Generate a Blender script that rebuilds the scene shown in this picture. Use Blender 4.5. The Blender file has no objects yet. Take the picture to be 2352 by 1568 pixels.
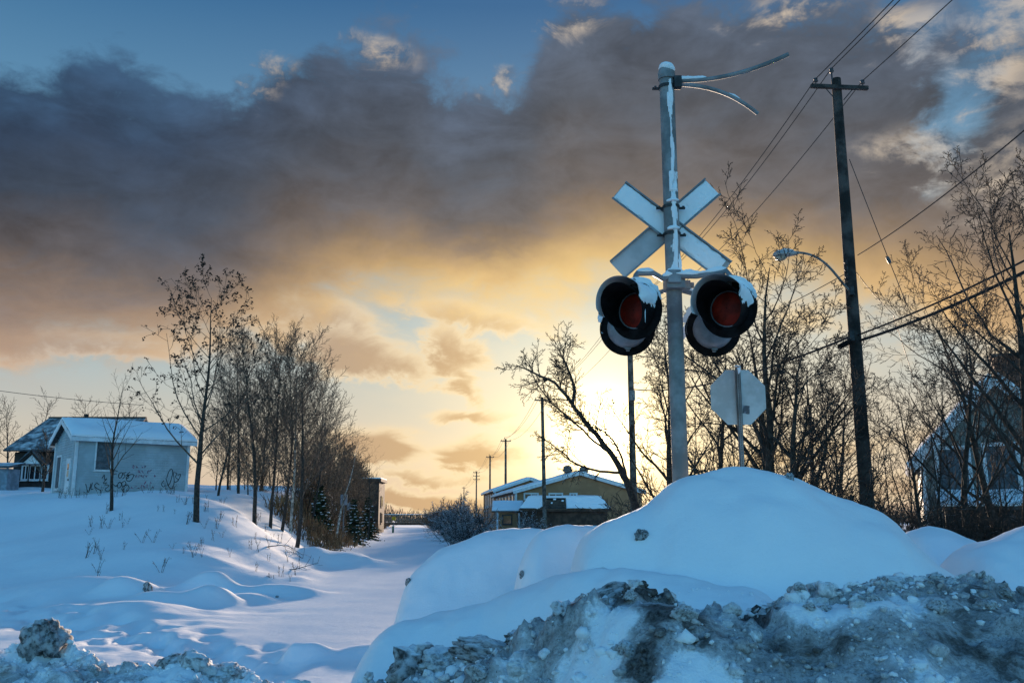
import bpy, bmesh, math, random
import numpy as np
from mathutils import Vector, Matrix, noise as mnoise

# ------------------------------------------------------------------ camera, sky, sun, exposure
SC = bpy.context.scene
COL = SC.collection
R = math.radians
EYE = 1.75                      # eye height above the trail (m)
PITCH = R(11.0)
FPX = 32.0 / 36.0 * 2352.0      # focal length in units of a 2352-wide picture
CP, SP = math.cos(PITCH), math.sin(PITCH)

def ray(x, y):
    """survey helper: bearing of a sighted point (2352x1568 sight grid) in world axes"""
    u, v = x - 1176.0, 784.0 - y
    return (u, FPX * CP - v * SP, FPX * SP + v * CP)

def at(x, y, d):
    """world point sighted at (x, y) that stands d metres north of the camera"""
    a, b, c = ray(x, y)
    s = d / b
    return Vector((a * s, d, EYE + c * s))

def azel(x, y):
    a, b, c = ray(x, y)
    return math.atan2(a, b), math.asin(c / math.sqrt(a * a + b * b + c * c))

cam = bpy.data.cameras.new("camera")
cam.lens = 32.0; cam.sensor_width = 36.0; cam.clip_start = 0.05; cam.clip_end = 6000
camo = bpy.data.objects.new("camera", cam); COL.objects.link(camo)
camo.location = (0, 0, EYE); camo.rotation_euler = (math.pi / 2 + PITCH, 0, 0)
SC.camera = camo

SUN_AZ, SUN_EL = azel(1388, 1008)
SKY_STRENGTH = 0.15
EXPOSURE = 2.4
SKY_TINT = (0.405, 0.61, 0.645)   # cold winter air
VS = SC.view_settings
VS.view_transform = 'Standard'; VS.look = 'None'; VS.gamma = 1.0; VS.exposure = EXPOSURE
VS.use_curve_mapping = False

world = bpy.data.worlds.new("World"); SC.world = world; world.use_nodes = True
WN = world.node_tree

class X:
    """a value in a node tree; arithmetic makes Math nodes"""
    def __init__(s, nt, sock): s.nt, s.s = nt, sock
    def _m(s, op, *a, clamp=False):
        n = s.nt.nodes.new('ShaderNodeMath'); n.operation = op; n.use_clamp = clamp
        for i, v in enumerate((s,) + a):
            if isinstance(v, X): s.nt.links.new(v.s, n.inputs[i])
            else: n.inputs[i].default_value = v
        return X(s.nt, n.outputs[0])
    def __add__(s, o): return s._m('ADD', o)
    __radd__ = __add__
    def __sub__(s, o): return s._m('SUBTRACT', o)
    def __rsub__(s, o): return (s * -1.0) + o
    def __mul__(s, o): return s._m('MULTIPLY', o)
    __rmul__ = __mul__
    def __truediv__(s, o): return s._m('DIVIDE', o)
    def max(s, o): return s._m('MAXIMUM', o)
    def min(s, o): return s._m('MINIMUM', o)
    def pow(s, o): return s._m('POWER', o)
    def exp(s): return s._m('EXPONENT')
    def abs(s): return s._m('ABSOLUTE')
    def sqrt(s): return s._m('SQRT')
    def clamp(s): return s._m('ADD', 0.0, clamp=True)
    def step(s, lo, hi):
        n = s.nt.nodes.new('ShaderNodeMapRange'); n.interpolation_type = 'SMOOTHSTEP'
        s.nt.links.new(s.s, n.inputs['Value'])
        n.inputs['From Min'].default_value = lo; n.inputs['From Max'].default_value = hi
        return X(s.nt, n.outputs['Result'])
    def ramp(s, pts):
        n = s.nt.nodes.new('ShaderNodeValToRGB'); e = n.color_ramp.elements
        s.nt.links.new(s.s, n.inputs[0])
        while len(e) < len(pts): e.new(0.5)
        for i, (p, c) in enumerate(pts):
            e[i].position = p; e[i].color = (*c, 1) if not isinstance(c, float) else (c, c, c, 1)
        return X(s.nt, n.outputs[0])
    def curve(s, pts):
        n = s.nt.nodes.new('ShaderNodeFloatCurve'); c = n.mapping.curves[0]
        s.nt.links.new(s.s, n.inputs['Value'])
        while len(c.points) < len(pts): c.points.new(0.5, 0.5)
        for p, (a, b) in zip(c.points, pts): p.location = (a, b); p.handle_type = 'AUTO_CLAMPED'
        n.mapping.update()
        return X(s.nt, n.outputs[0])

def mixc(nt, f, a, b, mode='MIX'):
    n = nt.nodes.new('ShaderNodeMix'); n.data_type = 'RGBA'; n.blend_type = mode
    n.clamp_factor = True
    for k, v in ((0, f), (6, a), (7, b)):
        if isinstance(v, X): nt.links.new(v.s, n.inputs[k])
        elif k == 0: n.inputs[0].default_value = v
        else: n.inputs[k].default_value = (*v, 1)
    return X(nt, n.outputs[2])

def noise_tex(nt, vec, scale, detail=4.0, rough=0.5, dist=0.0, out=0):
    n = nt.nodes.new('ShaderNodeTexNoise')
    if vec is not None: nt.links.new(vec.s, n.inputs['Vector'])
    n.inputs['Scale'].default_value = scale; n.inputs['Detail'].default_value = detail
    n.inputs['Roughness'].default_value = rough; n.inputs['Distortion'].default_value = dist
    return X(nt, n.outputs[out])

def combine(nt, x, y, z):
    n = nt.nodes.new('ShaderNodeCombineXYZ')
    for i, v in enumerate((x, y, z)):
        if isinstance(v, X): nt.links.new(v.s, n.inputs[i])
        else: n.inputs[i].default_value = v
    return X(nt, n.outputs[0])

def lin(r, g, b):
    return tuple((c / 255 / 12.92 if c <= 10 else ((c / 255 + 0.055) / 1.055) ** 2.4) for c in (r, g, b))

def build_sky():
    nt = WN
    bg = nt.nodes['Background']
    tc = nt.nodes.new('ShaderNodeTexCoord')
    sep = nt.nodes.new('ShaderNodeSeparateXYZ'); nt.links.new(tc.outputs['Generated'], sep.inputs[0])
    x, y, z = (X(nt, sep.outputs[i]) for i in range(3))
    az = x._m('ARCTAN2', y); el = z._m('ARCSINE')
    # physical clear sky
    sk = nt.nodes.new('ShaderNodeTexSky'); sk.sky_type = 'NISHITA'; sk.sun_disc = False
    sk.sun_elevation = SUN_EL; sk.sun_rotation = SUN_AZ
    sk.air_density = 1.0; sk.dust_density = 0.6; sk.ozone_density = 3.0
    k = 1.0 / (SKY_STRENGTH * 2 ** EXPOSURE)      # picture-linear colour -> sky radiance
    K = lambda c: mixc(nt, 1.0, c, (k, k, k), 'MULTIPLY')
    nish = mixc(nt, 1.0, X(nt, sk.outputs[0]), SKY_TINT, 'MULTIPLY')
    # angle to the sun
    sv = Vector((math.sin(SUN_AZ) * math.cos(SUN_EL), math.cos(SUN_AZ) * math.cos(SUN_EL), math.sin(SUN_EL)))
    dt = x * sv.x + y * sv.y + z * sv.z
    ang = (dt.min(1.0).max(-1.0))._m('ARCCOSINE') * (180 / math.pi)
    eld = el * (180 / math.pi); azd = az * (180 / math.pi)
    # textures on the dome
    n1 = noise_tex(nt, combine(nt, x, y, z * 1.7), 7.0, 8.0, 0.58, 0.35) - 0.5
    n2 = noise_tex(nt, combine(nt, x + 3.1, y, z * 1.4), 20.0, 6.0, 0.62, 0.4) - 0.5
    n3 = noise_tex(nt, combine(nt, x, y + 1.7, z * 2.6), 3.2, 5.0, 0.55, 0.4) - 0.5
    n4 = noise_tex(nt, combine(nt, x + 7.7, y, z * 2.2), 11.0, 7.0, 0.6, 0.8) - 0.5
    # clear air of the sunset side
    clear = (eld / 60.0).clamp().ramp([(0.0, lin(214, 178, 150)), (0.06, lin(220, 204, 178)), (0.15, lin(166, 190, 196)), (0.24, lin(150, 180, 194)),
                               (0.38, lin(96, 144, 178)), (0.52, lin(50, 104, 150)), (0.75, lin(50, 104, 155)), (1.0, lin(60, 118, 170))])
    front = y.step(-0.25, 0.55)
    col = mixc(nt, front, nish, K(clear))
    # glow of the low sun through thin cloud
    g1 = (ang * -0.78).exp(); g2 = ((ang / 10.5).pow(2.0) * -1.0).exp(); g3 = ((ang / 24.0).pow(2.0) * -1.0).exp()
    glow = K(combine(nt, g1 * 14.0 + g2 * 0.52 + g3 * 0.09, g1 * 10.5 + g2 * 0.38 + g3 * 0.05, g1 * 5.0 + g2 * 0.14 + g3 * 0.02))
    # thin veil in the lower sky
    wide = (n1 * 1.3 + n3 * 1.5 + 0.40).clamp() * (1.0 - eld.step(11.0, 22.0)) * front
    col = mixc(nt, wide * 0.6, col, K(mixc(nt, g3, lin(178, 176, 176), lin(250, 224, 180))))
    col = mixc(nt, 1.0, col, glow, 'ADD')
    # loose clouds, warped so that none keeps a plain outline
    wa, we = azd + n1 * 6.0 + n4 * 4.5, eld + n3 * 2.0 + n4 * 2.6 + n2 * 1.6
    def field(lst):
        dens = None
        for (px, py, rx, ry, rot, amp) in lst:
            a0, e0 = azel(px, py); a0, e0 = math.degrees(a0), math.degrees(e0)
            c, s = math.cos(R(rot)), math.sin(R(rot))
            da, de = wa - a0, we - e0
            p = (da * c + de * s) / rx; q = (de * c - da * s) / ry
            b = ((p * p + q * q) * -0.7).exp() * amp
            dens = b if dens is None else dens.max(b)
        return dens
    low = field([(800, 800, 5.5, 1.3, -16, 1.0), (905, 838, 2.6, 0.8, -20, 0.9), (1040, 815, 2.6, 1.4, -38, 1.0), (1095, 870, 1.5, 1.1, -55, 0.9), (1090, 735, 5.5, 1.0, -8, 0.8),
                 (870, 1035, 2.9, 1.25, -8, 1.25), (1085, 1045, 2.5, 0.9, 2, 1.15), (1060, 958, 2.6, 0.5, 3, 0.95), (1200, 985, 2.6, 0.4, 0, 0.5), (960, 1105, 5.0, 0.4, 2, 0.8), (930, 1158, 8.0, 0.6, 0, 1.1),
                 (700, 720, 4.0, 1.3, -10, 0.9), (120, 775, 8.5, 0.9, 2, 0.8), (1900, 1040, 7.0, 0.8, 4, 0.7), (2150, 1000, 5.0, 0.8, 8, 0.7), (2250, 1110, 8.0, 0.7, 0, 0.9), (1780, 1110, 4.0, 0.5, 0, 0.8), (-700, 900, 9, 2, 0, 0.9), (3100, 900, 9, 2, 0, 0.9)])
    dd = low + n4 * 0.7 + n2 * 0.9
    lm = dd.step(0.22, 0.62) * low.step(0.05, 0.3)
    core = dd.step(0.45, 1.0)
    edgec = mixc(nt, g3, lin(208, 192, 180), lin(255, 228, 178))
    corec = mixc(nt, g3, lin(152, 140, 138), lin(208, 166, 112))
    lowc = K(mixc(nt, core, edgec, corec))
    col = mixc(nt, lm * 0.85, col, mixc(nt, 0.4, lowc, mixc(nt, 1.0, lowc, glow, 'ADD')))
    # upper puffs at the right and over the bank
    hi = field([(2300, 60, 4.0, 1.6, 30, 0.7), (2245, 190, 3.2, 1.7, 25, 0.8), (2360, 380, 4.0, 3.0, 0, 0.6), (2150, 350, 2.6, 1.2, -20, 0.9), (2090, 60, 2.5, 1.4, 0, 0.8), (1300, 25, 2.4, 1.1, 0, 0.9), (600, 175, 1.6, 1.4, 60, 0.8), (860, 105, 3.0, 1.0, -8, 0.9), (1140, 180, 1.6, 0.9, 10, 0.9), (1820, 20, 3.0, 0.9, 0, 0.8)])
    hd = hi * 0.9 + n4 * 1.2 + n2 * 1.5 + n1 * 0.4
    hm = hd.step(0.28, 0.80) * hi.step(0.05, 0.35)
    hic = K(mixc(nt, (n2 * 4.5 + n4 * 3.0 + 0.42).clamp(), lin(102, 112, 128), lin(214, 198, 178)))
    # the cloud bank: edges traced as elevation over azimuth
    t = (azd + 60.0) / 120.0
    def edge(pts):
        out = []
        for px, py in pts:
            a, e = azel(px, py)
            out.append(((math.degrees(a) + 60) / 120, math.degrees(e) / 90))
        return out
    up = t.curve([(0, 0.32)] + edge([(0, 165), (110, 150), (210, 120), (330, 170), (450, 205), (540, 195), (610, 150), (700, 90), (800, 95), (880, 100), (960, 120), (1010, 185), (1090, 210), (1170, 185), (1225, 110),
                                  (1260, 30), (1340, -30), (1700, -20), (1900, -20), (2060, -10), (2200, 10), (2352, 40)]) + [(1, 0.36)]) * 90.0
    lo = t.curve([(0, 0.13)] + edge([(0, 790), (150, 790), (300, 785), (480, 790), (640, 760), (780, 725), (900, 715), (1100, 700), (1300, 690), (1450, 680), (1600, 665), (1750, 690), (1900, 715), (2050, 740), (2200, 760), (2352, 780)]) + [(1, 0.13)]) * 90.0
    bankwide = (azd.abs() * -1.0).step(-115.0, -60.0)
    hole = field([(2185, 255, 2.0, 3.2, -18, 1.0), (2140, 60, 2.4, 1.2, 20, 0.8), (2290, 20, 3.0, 1.6, 0, 0.6)])
    hole = (hole + n2 * 1.1 + n4 * 0.9).step(0.30, 1.05)
    mu = (up - eld + n1 * 10.0 + n2 * 8.0 + n4 * 5.0).step(-1.3, 2.2) * (1.0 - hole)
    ml = (eld - lo + n1 * 8.0 + n4 * 5.0 + n2 * 3.0).step(-2.4, 2.6)
    bank = mu * ml * bankwide
    rel = ((eld - lo + n3 * 6.0 + n1 * 5.0 + n4 * 3.0) / (up - lo).max(6.0)).clamp()
    dark = rel.ramp([(0.0, lin(230, 190, 132)), (0.12, lin(200, 162, 116)), (0.27, lin(148, 126, 104)), (0.42, lin(108, 102, 100)), (0.65, lin(88, 93, 102)), (1.0, lin(88, 102, 122))])
    darkL = rel.ramp([(0.0, lin(190, 156, 122)), (0.12, lin(158, 132, 112)), (0.30, lin(104, 99, 101)), (0.55, lin(66, 76, 91)), (0.8, lin(52, 68, 90)), (1.0, lin(56, 84, 114))])
    bankc = mixc(nt, azd.step(-29.0, 2.0), darkL, dark)
    shade = (n1 * 0.9 + n3 * 0.6 + n4 * 1.0 + n2 * 0.6 + 1.0).max(0.5)
    bankc = mixc(nt, 1.0, bankc, combine(nt, shade, shade, shade), 'MULTIPLY')
    # golden lower fringe towards the sun
    gl = ((ang / 16.0).pow(2.0) * -1.0).exp() * (1.0 - rel.step(0.0, 0.36))
    bankc = mixc(nt, gl.clamp(), bankc, (1.0, 0.72, 0.30))
    lit = (hi + n4 * 0.5).step(0.15, 0.8) * (n2 * 5.5 + n4 * 3.5 + 0.42).clamp()
    bankc = mixc(nt, lit * 0.8, bankc, lin(216, 198, 176))
    bankc = K(bankc)
    col = mixc(nt, bank, col, mixc(nt, 0.12, bankc, mixc(nt, 1.0, bankc, glow, 'ADD')))
    col = mixc(nt, hm * (1.0 - bank) * 0.8, col, hic)
    nt.links.new(col.s, bg.inputs['Color'])
    bg.inputs['Strength'].default_value = SKY_STRENGTH
world.cycles.sampling_method = 'MANUAL'; world.cycles.sample_map_resolution = 1024
build_sky()

sun = bpy.data.lights.new("sun", 'SUN'); sun.energy = 2.0; sun.angle = R(3.0); sun.color = (1.0, 0.76, 0.56)
suno = bpy.data.objects.new("sun", sun); COL.objects.link(suno)
suno.rotation_euler = (Vector((math.sin(SUN_AZ) * math.cos(SUN_EL), math.cos(SUN_AZ) * math.cos(SUN_EL), math.sin(SUN_EL)))).to_track_quat('Z', 'Y').to_euler()

# ------------------------------------------------------------------ helpers
RNG = np.random.default_rng(7)

def link(o, parent=None, label=None, cat=None, group=None, kind=None):
    COL.objects.link(o)
    if parent is not None: o.parent = parent
    if label: o["label"] = label
    if cat: o["category"] = cat
    if group: o["group"] = group
    if kind: o["kind"] = kind
    return o

def thing(name, loc=(0, 0, 0), label=None, cat=None, group=None, rz=0.0):
    o = bpy.data.objects.new(name, None); o.empty_display_size = 0.2
    o.location = loc; o.rotation_euler = (0, 0, rz)
    return link(o, None, label, cat, group)

def copy_tree(o, loc, rz, scale, label=None, group=None):
    c = o.copy(); COL.objects.link(c); c.location = loc; c.rotation_euler = (0, 0, rz); c.scale = scale
    if label: c["label"] = label
    if group: c["group"] = group
    for ch in list(o.children):
        d = ch.copy(); COL.objects.link(d); d.parent = c
    return c

def mesh_np(name, V, quads=None, tris=None, smooth=False):
    me = bpy.data.meshes.new(name)
    V = np.asarray(V, np.float32)
    parts = []; starts = []; n = 0
    idx = []
    if quads is not None and len(quads):
        q = np.asarray(quads, np.int32); idx.append(q.ravel()); starts.append(np.arange(len(q)) * 4); n = len(q) * 4
    if tris is not None and len(tris):
        t = np.asarray(tris, np.int32); idx.append(t.ravel()); starts.append(n + np.arange(len(t)) * 3)
    idx = np.concatenate(idx); starts = np.concatenate(starts).astype(np.int32)
    me.vertices.add(len(V)); me.vertices.foreach_set('co', V.ravel())
    me.loops.add(len(idx)); me.loops.foreach_set('vertex_index', idx)
    me.polygons.add(len(starts)); me.polygons.foreach_set('loop_start', starts)
    if smooth: me.polygons.foreach_set('use_smooth', np.ones(len(starts), bool))
    me.update(calc_edges=True); me.validate()
    return me

class MB:
    """collects shapes, builds one mesh object"""
    def __init__(s): s.bm = bmesh.new()
    def box(s, c, size, rot=None, bev=0.0):
        r = bmesh.ops.create_cube(s.bm, size=1.0); vs = r['verts']
        M = Matrix.Translation(c) @ (rot.to_4x4() if rot is not None else Matrix()) @ Matrix.Diagonal((*size, 1))
        bmesh.ops.transform(s.bm, matrix=M, verts=vs)
        if bev > 0:
            es = list({e for v in vs for e in v.link_edges})
            bmesh.ops.bevel(s.bm, geom=es, offset=bev, segments=2, affect='EDGES', profile=0.7)
        return s
    def poly(s, pts, thick=0.0, nrm=None):
        vs = [s.bm.verts.new(p) for p in pts]; f = s.bm.faces.new(vs)
        if thick:
            f.normal_update(); n = Vector(nrm) if nrm is not None else f.normal.copy()
            r = bmesh.ops.extrude_face_region(s.bm, geom=[f])
            bmesh.ops.translate(s.bm, verts=[v for v in r['geom'] if isinstance(v, bmesh.types.BMVert)], vec=n * thick)
        return s
    def tube(s, pts, rad, k=8, cap=True):
        pts = [Vector(p) for p in pts]; n = len(pts)
        rad = [rad] * n if not hasattr(rad, '__len__') else rad
        rings = []
        ref = None
        for i, p in enumerate(pts):
            t = (pts[min(i + 1, n - 1)] - pts[max(i - 1, 0)]).normalized()
            if ref is None: ref = Vector((0, 0, 1)) if abs(t.z) < 0.9 else Vector((1, 0, 0))
            a = (ref - t * ref.dot(t)).normalized(); b = t.cross(a); ref = a
            rings.append([s.bm.verts.new(p + (a * math.cos(2 * math.pi * j / k) + b * math.sin(2 * math.pi * j / k)) * rad[i]) for j in range(k)])
        for i in range(n - 1):
            for j in range(k):
                s.bm.faces.new((rings[i][j], rings[i][(j + 1) % k], rings[i + 1][(j + 1) % k], rings[i + 1][j]))
        if cap:
            s.bm.faces.new(rings[0][::-1]); s.bm.faces.new(rings[-1])
        return s
    def lathe(s, prof, k=24, M=None, closed_ends=True):
        """prof: (radius, z) list turned about z"""
        rings = []; allv = []
        for r, z in prof:
            ring = [s.bm.verts.new((max(r, 1e-4) * math.cos(2 * math.pi * j / k), max(r, 1e-4) * math.sin(2 * math.pi * j / k), z)) for j in range(k)]
            rings.append(ring); allv += ring
        for i in range(len(prof) - 1):
            for j in range(k):
                s.bm.faces.new((rings[i][j], rings[i][(j + 1) % k], rings[i + 1][(j + 1) % k], rings[i + 1][j]))
        if closed_ends:
            s.bm.faces.new(rings[0][::-1]); s.bm.faces.new(rings[-1])
        if M is not None: bmesh.ops.transform(s.bm, matrix=M, verts=allv)
        return s
    def build(s, name, mat, parent=None, smooth=False, **kw):
        bmesh.ops.recalc_face_normals(s.bm, faces=s.bm.faces)
        me = bpy.data.meshes.new(name); s.bm.to_mesh(me); s.bm.free()
        if smooth:
            me.polygons.foreach_set('use_smooth', np.ones(len(me.polygons), bool))
            try: me.set_sharp_from_angle(angle=R(42))
            except Exception: pass
        if mat: me.materials.append(mat)
        return link(bpy.data.objects.new(name, me), parent, **kw)

# ---- numpy noise
def _hash(ix, iy, seed):
    h = (ix.astype(np.int64) * 374761393 + iy.astype(np.int64) * 668265263 + seed * 974634777) & 0xFFFFFFFF
    h = ((h ^ (h >> 13)) * 1274126177) & 0xFFFFFFFF
    return ((h ^ (h >> 16)) & 0xFFFFFF) / float(0xFFFFFF)
def vnoise(x, y, seed=0):
    ix, iy = np.floor(x), np.floor(y); fx, fy = x - ix, y - iy
    fx = fx * fx * fx * (fx * (fx * 6 - 15) + 10); fy = fy * fy * fy * (fy * (fy * 6 - 15) + 10)
    a, b = _hash(ix, iy, seed), _hash(ix + 1, iy, seed); c, d = _hash(ix, iy + 1, seed), _hash(ix + 1, iy + 1, seed)
    return (a + (b - a) * fx) * (1 - fy) + (c + (d - c) * fx) * fy - 0.5
def fbm(x, y, octs=4, seed=0, gain=0.5):
    s = 0; a = 1.0
    for i in range(octs): s = s + a * vnoise(x * 2 ** i + 17.3 * i, y * 2 ** i - 9.1 * i, seed + i); a *= gain
    return s
def worley(x, y, seed=0):
    ix, iy = np.floor(x), np.floor(y); best = np.full(x.shape, 9.0)
    for dx in (-1, 0, 1):
        for dy in (-1, 0, 1):
            cx, cy = ix + dx, iy + dy
            d = (cx + _hash(cx, cy, seed) - x) ** 2 + (cy + _hash(cx, cy, seed + 51) - y) ** 2
            best = np.minimum(best, d)
    return np.sqrt(best)
def chunks(x, y, seed=0):
    """tilted blocks parted by cracks"""
    ix, iy = np.floor(x), np.floor(y); f1 = np.full(x.shape, 9.0); f2 = np.full(x.shape, 9.0); hv = np.zeros(x.shape)
    for dx in (-1, 0, 1):
        for dy in (-1, 0, 1):
            cx, cy = ix + dx, iy + dy
            ex, ey = cx + _hash(cx, cy, seed) - x, cy + _hash(cx, cy, seed + 51) - y; d = ex * ex + ey * ey
            hh = _hash(cx, cy, seed + 7) - 0.5 + ex * (_hash(cx, cy, seed + 8) - 0.5) * 1.2 + ey * (_hash(cx, cy, seed + 9) - 0.5) * 1.2
            n = d < f1
            f2 = np.where(n, f1, np.minimum(f2, d)); hv = np.where(n, hh, hv); f1 = np.where(n, d, f1)
    return (hv + 0.35) * sstep(0.0, 0.22, np.sqrt(f2) - np.sqrt(f1)) - 0.35
def sstep(a, b, x):
    t = np.clip((x - a) / (b - a), 0, 1); return t * t * (3 - 2 * t)
def smax(a, b, k):
    h = np.clip(0.5 + 0.5 * (a - b) / k, 0, 1); return b + (a - b) * h + k * h * (1 - h)

# ------------------------------------------------------------------ materials
MATS = {}
def mat(name, col, rough=0.7, var=0.15, scale=8.0, bump=0.0, bscale=40.0, metal=0.0, spec=0.4, snow=None, coords='Object', col2=None, mix=(0.4, 0.65)):
    """principled material with mottling; snow=(lo, hi) lays snow on faces that look up"""
    if name in MATS: return MATS[name]
    m = bpy.data.materials.new(name); m.use_nodes = True; nt = m.node_tree
    b = nt.nodes['Principled BSDF']; MATS[name] = m
    tc = nt.nodes.new('ShaderNodeTexCoord'); v = X(nt, tc.outputs[coords])
    n = noise_tex(nt, v, scale, 5.0, 0.6)
    c2 = col2 if col2 else tuple(min(1, c * (1 + var * 2)) for c in col)
    c1 = col if col2 else tuple(c * (1 - var * 2) for c in col)
    c = mixc(nt, n.step(*mix), c1, c2)
    b.inputs['Roughness'].default_value = rough; b.inputs['Metallic'].default_value = metal
    b.inputs['Specular IOR Level'].default_value = spec
    if snow:
        g = nt.nodes.new('ShaderNodeNewGeometry'); sp = nt.nodes.new('ShaderNodeSeparateXYZ'); nt.links.new(g.outputs['Normal'], sp.inputs[0])
        z = X(nt, sp.outputs[2]); sn = noise_tex(nt, X(nt, g.outputs['Position']), 1.7, 4.0, 0.6) - 0.5
        c = mixc(nt, (z + sn * 0.9).step(*snow), c, (0.84, 0.87, 0.90))
    nt.links.new(c.s, b.inputs['Base Color'])
    if bump:
        bn = nt.nodes.new('ShaderNodeBump'); bn.inputs['Strength'].default_value = bump; bn.inputs['Distance'].default_value = 0.02
        nt.links.new(noise_tex(nt, v, bscale, 4.0, 0.6).s, bn.inputs['Height']); nt.links.new(bn.outputs[0], b.inputs['Normal'])
    return m

def snow_material(name, dirty=False):
    m = bpy.data.materials.new(name); m.use_nodes = True; nt = m.node_tree; b = nt.nodes['Principled BSDF']; MATS[name] = m
    g = nt.nodes.new('ShaderNodeNewGeometry'); pos = X(nt, g.outputs['Position'])
    big = noise_tex(nt, pos, 1.1, 6.0, 0.65)
    c = mixc(nt, big, (0.78, 0.82, 0.87), (0.90, 0.91, 0.925))
    b.inputs['Roughness'].default_value = 0.75; b.inputs['Specular IOR Level'].default_value = 0.12
    b.inputs['Sheen Weight'].default_value = 0.0
    h = noise_tex(nt, pos, 60.0, 3.0, 0.7)
    hs = h * 0.35 + noise_tex(nt, pos, 5.0, 3.0, 0.6)
    if dirty:
        a = nt.nodes.new('ShaderNodeAttribute'); a.attribute_name = 'dirt'
        d = X(nt, a.outputs['Fac'])
        gr = noise_tex(nt, pos, 4.5, 8.0, 0.70, 0.6); fine = noise_tex(nt, pos, 38.0, 5.0, 0.72)
        grey = mixc(nt, fine.step(0.35, 0.65), (0.22, 0.215, 0.215), (0.50, 0.505, 0.52))
        c = mixc(nt, (d * 1.3 + ((gr - 0.5) * 1.7 + (fine - 0.5) * 0.9) * d.step(0.02, 0.25)).step(0.22, 0.66), c, grey)
        soot = mixc(nt, fine.step(0.3, 0.7), (0.016, 0.014, 0.013), (0.17, 0.16, 0.155))
        c = mixc(nt, (d + ((gr - 0.5) * 1.3 + (fine - 0.5) * 0.8) * d.step(0.25, 0.5)).step(0.66, 0.90), c, soot)
        spk = (noise_tex(nt, pos, 75.0, 2.0, 0.6)).step(0.66, 0.72) * d.step(0.05, 0.5)
        c = mixc(nt, spk * 0.8, c, (0.06, 0.055, 0.05))
        vo = nt.nodes.new('ShaderNodeTexVoronoi'); vo.feature = 'SMOOTH_F1'; vo.inputs['Scale'].default_value = 26.0; vo.inputs['Randomness'].default_value = 1.0
        wv = nt.nodes.new('ShaderNodeVectorMath'); wv.operation = 'MULTIPLY_ADD'; nt.links.new(noise_tex(nt, pos, 14.0, 3.0, 0.6, out=1).s, wv.inputs[0]); wv.inputs[1].default_value = (0.05, 0.05, 0.05); nt.links.new(pos.s, wv.inputs[2]); nt.links.new(wv.outputs[0], vo.inputs['Vector'])
        hs = hs + (noise_tex(nt, pos, 30.0, 5.0, 0.7) * 1.6 - X(nt, vo.outputs['Distance']) * 1.3) * d.step(0.0, 0.25) * 1.3
    nt.links.new(c.s, b.inputs['Base Color'])
    bn = nt.nodes.new('ShaderNodeBump'); bn.inputs['Strength'].default_value = 0.4 if dirty else 0.22; bn.inputs['Distance'].default_value = 0.03
    nt.links.new(hs.s, bn.inputs['Height']); nt.links.new(bn.outputs[0], b.inputs['Normal'])
    return m
M_SNOW = snow_material('snow'); M_GROUND = snow_material('snow_ground', dirty=True)

# ------------------------------------------------------------------ terrain
def track_x(y): return -0.111 * y - 0.3          # centre line of the snowed-in rail bed

def ridge_fn(pts, smooth=0.12, lo=-0.35):
    w = [at(*p) for p in pts]
    xs = np.array([p.x for p in w]); ys = np.array([p.y for p in w]); zs = np.array([p.z for p in w])
    o = np.argsort(xs); xs, ys, zs = xs[o], ys[o], zs[o]
    gx = np.arange(xs[0] - 1.5, xs[-1] + 1.5, 0.02)
    gz = np.interp(gx, xs, zs, left=lo, right=lo); gy = np.interp(gx, xs, ys)
    k = np.exp(-0.5 * (np.arange(-40, 41) * 0.02 / smooth) ** 2); k /= k.sum()
    pad = lambda a: np.concatenate([np.full(40, a[0]), a, np.full(40, a[-1])])
    gz = np.convolve(pad(gz), k, 'valid'); gy = np.convolve(pad(gy), k, 'valid')
    return gx, gy, gz, lo

MOUNDS = [  # crest sightings, front width, back width, crest smoothing, shape power
    ([(905, 1385, 11.6), (935, 1318, 11.6), (1010, 1262, 11.8), (1090, 1232, 12.0), (1180, 1216, 12.2), (1250, 1216, 12.2), (1330, 1230, 12.2), (1420, 1260, 12.2)], 2.6, 2.6, 0.10, 0.85),
    ([(1165, 1360, 9.9), (1190, 1300, 9.9), (1228, 1226, 10.0), (1300, 1203, 10.2), (1370, 1203, 10.3), (1450, 1222, 10.3), (1550, 1270, 10.3)], 2.0, 2.2, 0.07, 0.85),
    ([(1296, 1345, 8.2), (1322, 1250, 8.3), (1350, 1222, 8.3), (1440, 1185, 8.3), (1495, 1155, 8.3), (1530, 1118, 8.35), (1575, 1090, 8.4), (1630, 1074, 8.4), (1690, 1066, 8.4), (1760, 1070, 8.4), (1800, 1083, 8.4), (1850, 1108, 8.4), (1900, 1128, 8.4), (2000, 1166, 8.4), (2040, 1192, 8.4), (2075, 1230, 8.3), (2140, 1290, 8.2), (2230, 1345, 8.1)], 2.6, 2.2, 0.06, 0.8),
    ([(790, 1530, 7.8), (850, 1462, 7.8), (930, 1425, 7.9), (1050, 1403, 7.9), (1170, 1372, 7.8), (1260, 1333, 7.6), (1330, 1308, 7.4), (1420, 1297, 7.2), (1500, 1300, 7.1), (1580, 1318, 7.0), (1680, 1345, 6.9), (1850, 1370, 6.9)], 1.9, 1.6, 0.14, 0.9),
    ([(2040, 1290, 12.5), (2080, 1225, 12.6), (2130, 1206, 12.8), (2190, 1214, 12.8), (2260, 1250, 12.8), (2330, 1290, 12.8)], 3.0, 2.4, 0.12, 0.85),
    ([(2170, 1330, 9.8), (2205, 1275, 9.9), (2250, 1248, 10.0), (2300, 1240, 10.1), (2352, 1212, 10.2), (2450, 1190, 10.4), (2650, 1185, 10.5), (2900, 1230, 10.5)], 2.6, 2.4, 0.12, 0.85),
]
MOUND_R = [(ridge_fn(p, s), wf, wb, pw) for p, wf, wb, s, pw in MOUNDS]
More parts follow.
